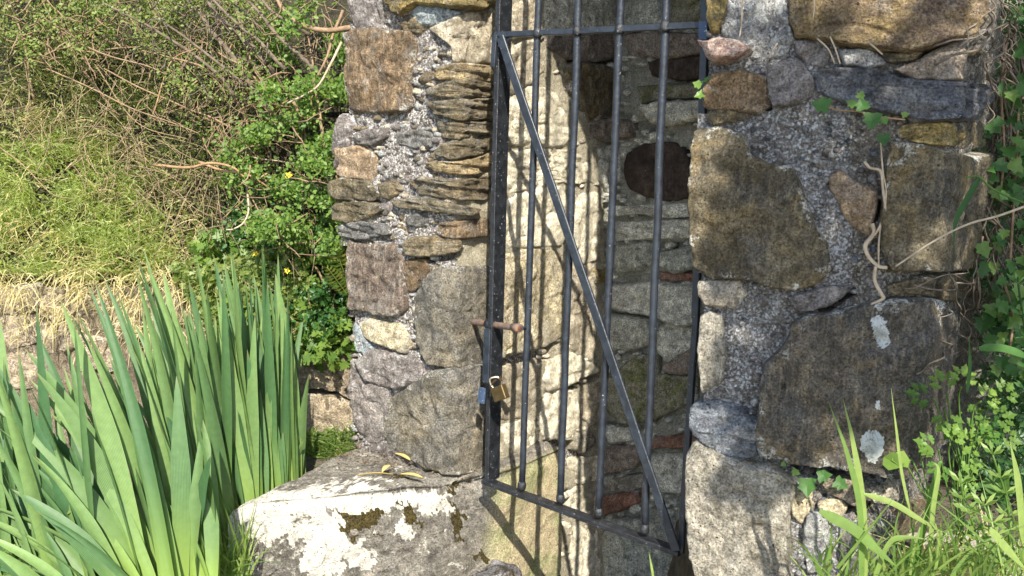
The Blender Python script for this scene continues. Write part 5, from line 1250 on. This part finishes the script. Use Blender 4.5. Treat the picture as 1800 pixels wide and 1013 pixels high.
blade_thing('upright blade beside the dry corner of the slab', [(1630,1040,0),(1640,900,0),(1650,830,0),(1640,812,0)], 1.5, .005, plant='grass plant with broad pale blades beside the crumbling cream mortar')
blade_thing('pale green blade standing beside it', [(1600,1040,0),(1630,900,0),(1650,820,0),(1658,815,0)], 1.52, .006, plant='grass plant with broad pale blades beside the crumbling cream mortar')
blade_thing('dark blade against the ivy stems', [(1700,690,0),(1705,640,0),(1703,590,0)], 1.58, .004, ML_IVY)
blade_thing('bent grass leaf hanging down over the big boulder', [(1722,312,0),(1700,350,0),(1680,390,0),(1676,440,0)], 1.46, .006, ML_IVY)
blade_thing('short green blade inside the opening below the gate', [(1150,1030,0),(1146,1000,0),(1140,968,0)], 1.95, .003)
P3 = curve_pts([onD(x, y, 1.46) for x, y in ((1575,468), (1640,425), (1700,395), (1760,378), (1850,345))], 8); v, f = tube_vf(P3, np.linspace(.0015, .0024, len(P3)), 6)
tag(link('straw', v, f, M_TWIGP), 'long pale dry grass stem arching across the big boulder', 'stem')
P3 = curve_pts([onD(x, y, 1.46) for x, y in ((1698,312), (1715,310), (1722,312), (1755,338), (1840,372))], 6); v, f = tube_vf(P3, .0018, 6)
link('stem', v, f, ML_GRASS, GP['bent grass leaf hanging down over the big boulder'])

# ================================================================== UNSEEN TREE ADDED BEHIND THE CAMERA (leaves placed to dapple the right pier with shade)
M_BARK = plain_mat('tree_bark', (.09, .07, .05), (.16, .13, .10), 20, .9, 1., dist=.01)
def W(x, y, z): return np.array([x, y, z])
tb = W(3.6, -1.6, -1.5); tree = thing('shade_tree', tb, 'unseen leafy tree added behind the camera to shade the right pier', 'tree')
trunk = curve_pts([tb, W(3.5, -1.6, .2), W(3.3, -1.5, 2.0), W(3.1, -1.4, 4.2)], 8); v, f = tube_vf(trunk, np.linspace(.17, .07, len(trunk)), 12); link('trunk', v, f, M_BARK, tree)
acc = Acc(); pr_ = np.array([.8, 1.75, 0])
cls = []
def toward(px, py, dist, ts=tSR):
    P, _ = surf_eval(ts, np.array([float(px)]), np.array([float(py)])); return P[0]+SUNV*dist
SH = []
for i in range(760):
    x = rr.uniform(1225, 1800); y = rr.uniform(60, 880)
    if y > 770 and x > 1400: continue
    if y < 170 and x > 1380 and rr.random() < .75: continue
    if y < 120 and rr.random() < .4: continue
    if x < 1262: continue
    SH.append(toward(x, y, rr.uniform(2.9, 3.6)))
for i in range(330):
    x = rr.uniform(1690, 1900); y = rr.uniform(-120, 700)
    SH.append(onD(x, y, 2.05)+SUNV*rr.uniform(3.1, 3.8))
SH = np.array(SH)
scatter_leaves(acc, SH, .075, LEAF*np.array([1, 1.3, 1]), LEAF_F, facing=SUNV, spread=.5, seed=81)
k = 1500; Pc = np.c_[rng.normal(3.0, .9, k), rng.normal(-1.6, .9, k), rng.normal(3.8, .8, k)]
Pc = Pc[(Pc[:, 0] > 2.0)]
scatter_leaves(acc, Pc, .09, LEAF*np.array([1, 1.3, 1]), LEAF_F, seed=82)
o = acc.link('crown', ML_HEDGE, tree); o['kind'] = 'stuff'
for e_ in (SH[10], SH[120], SH[260], SH[380], SH[500]):
    P3 = curve_pts([trunk[-12], (trunk[-12]+e_)/2+Z*.3, e_], 8); v, f = tube_vf(P3, np.linspace(.035, .008, len(P3)), 7); link('limb', v, f, M_BARK, tree)
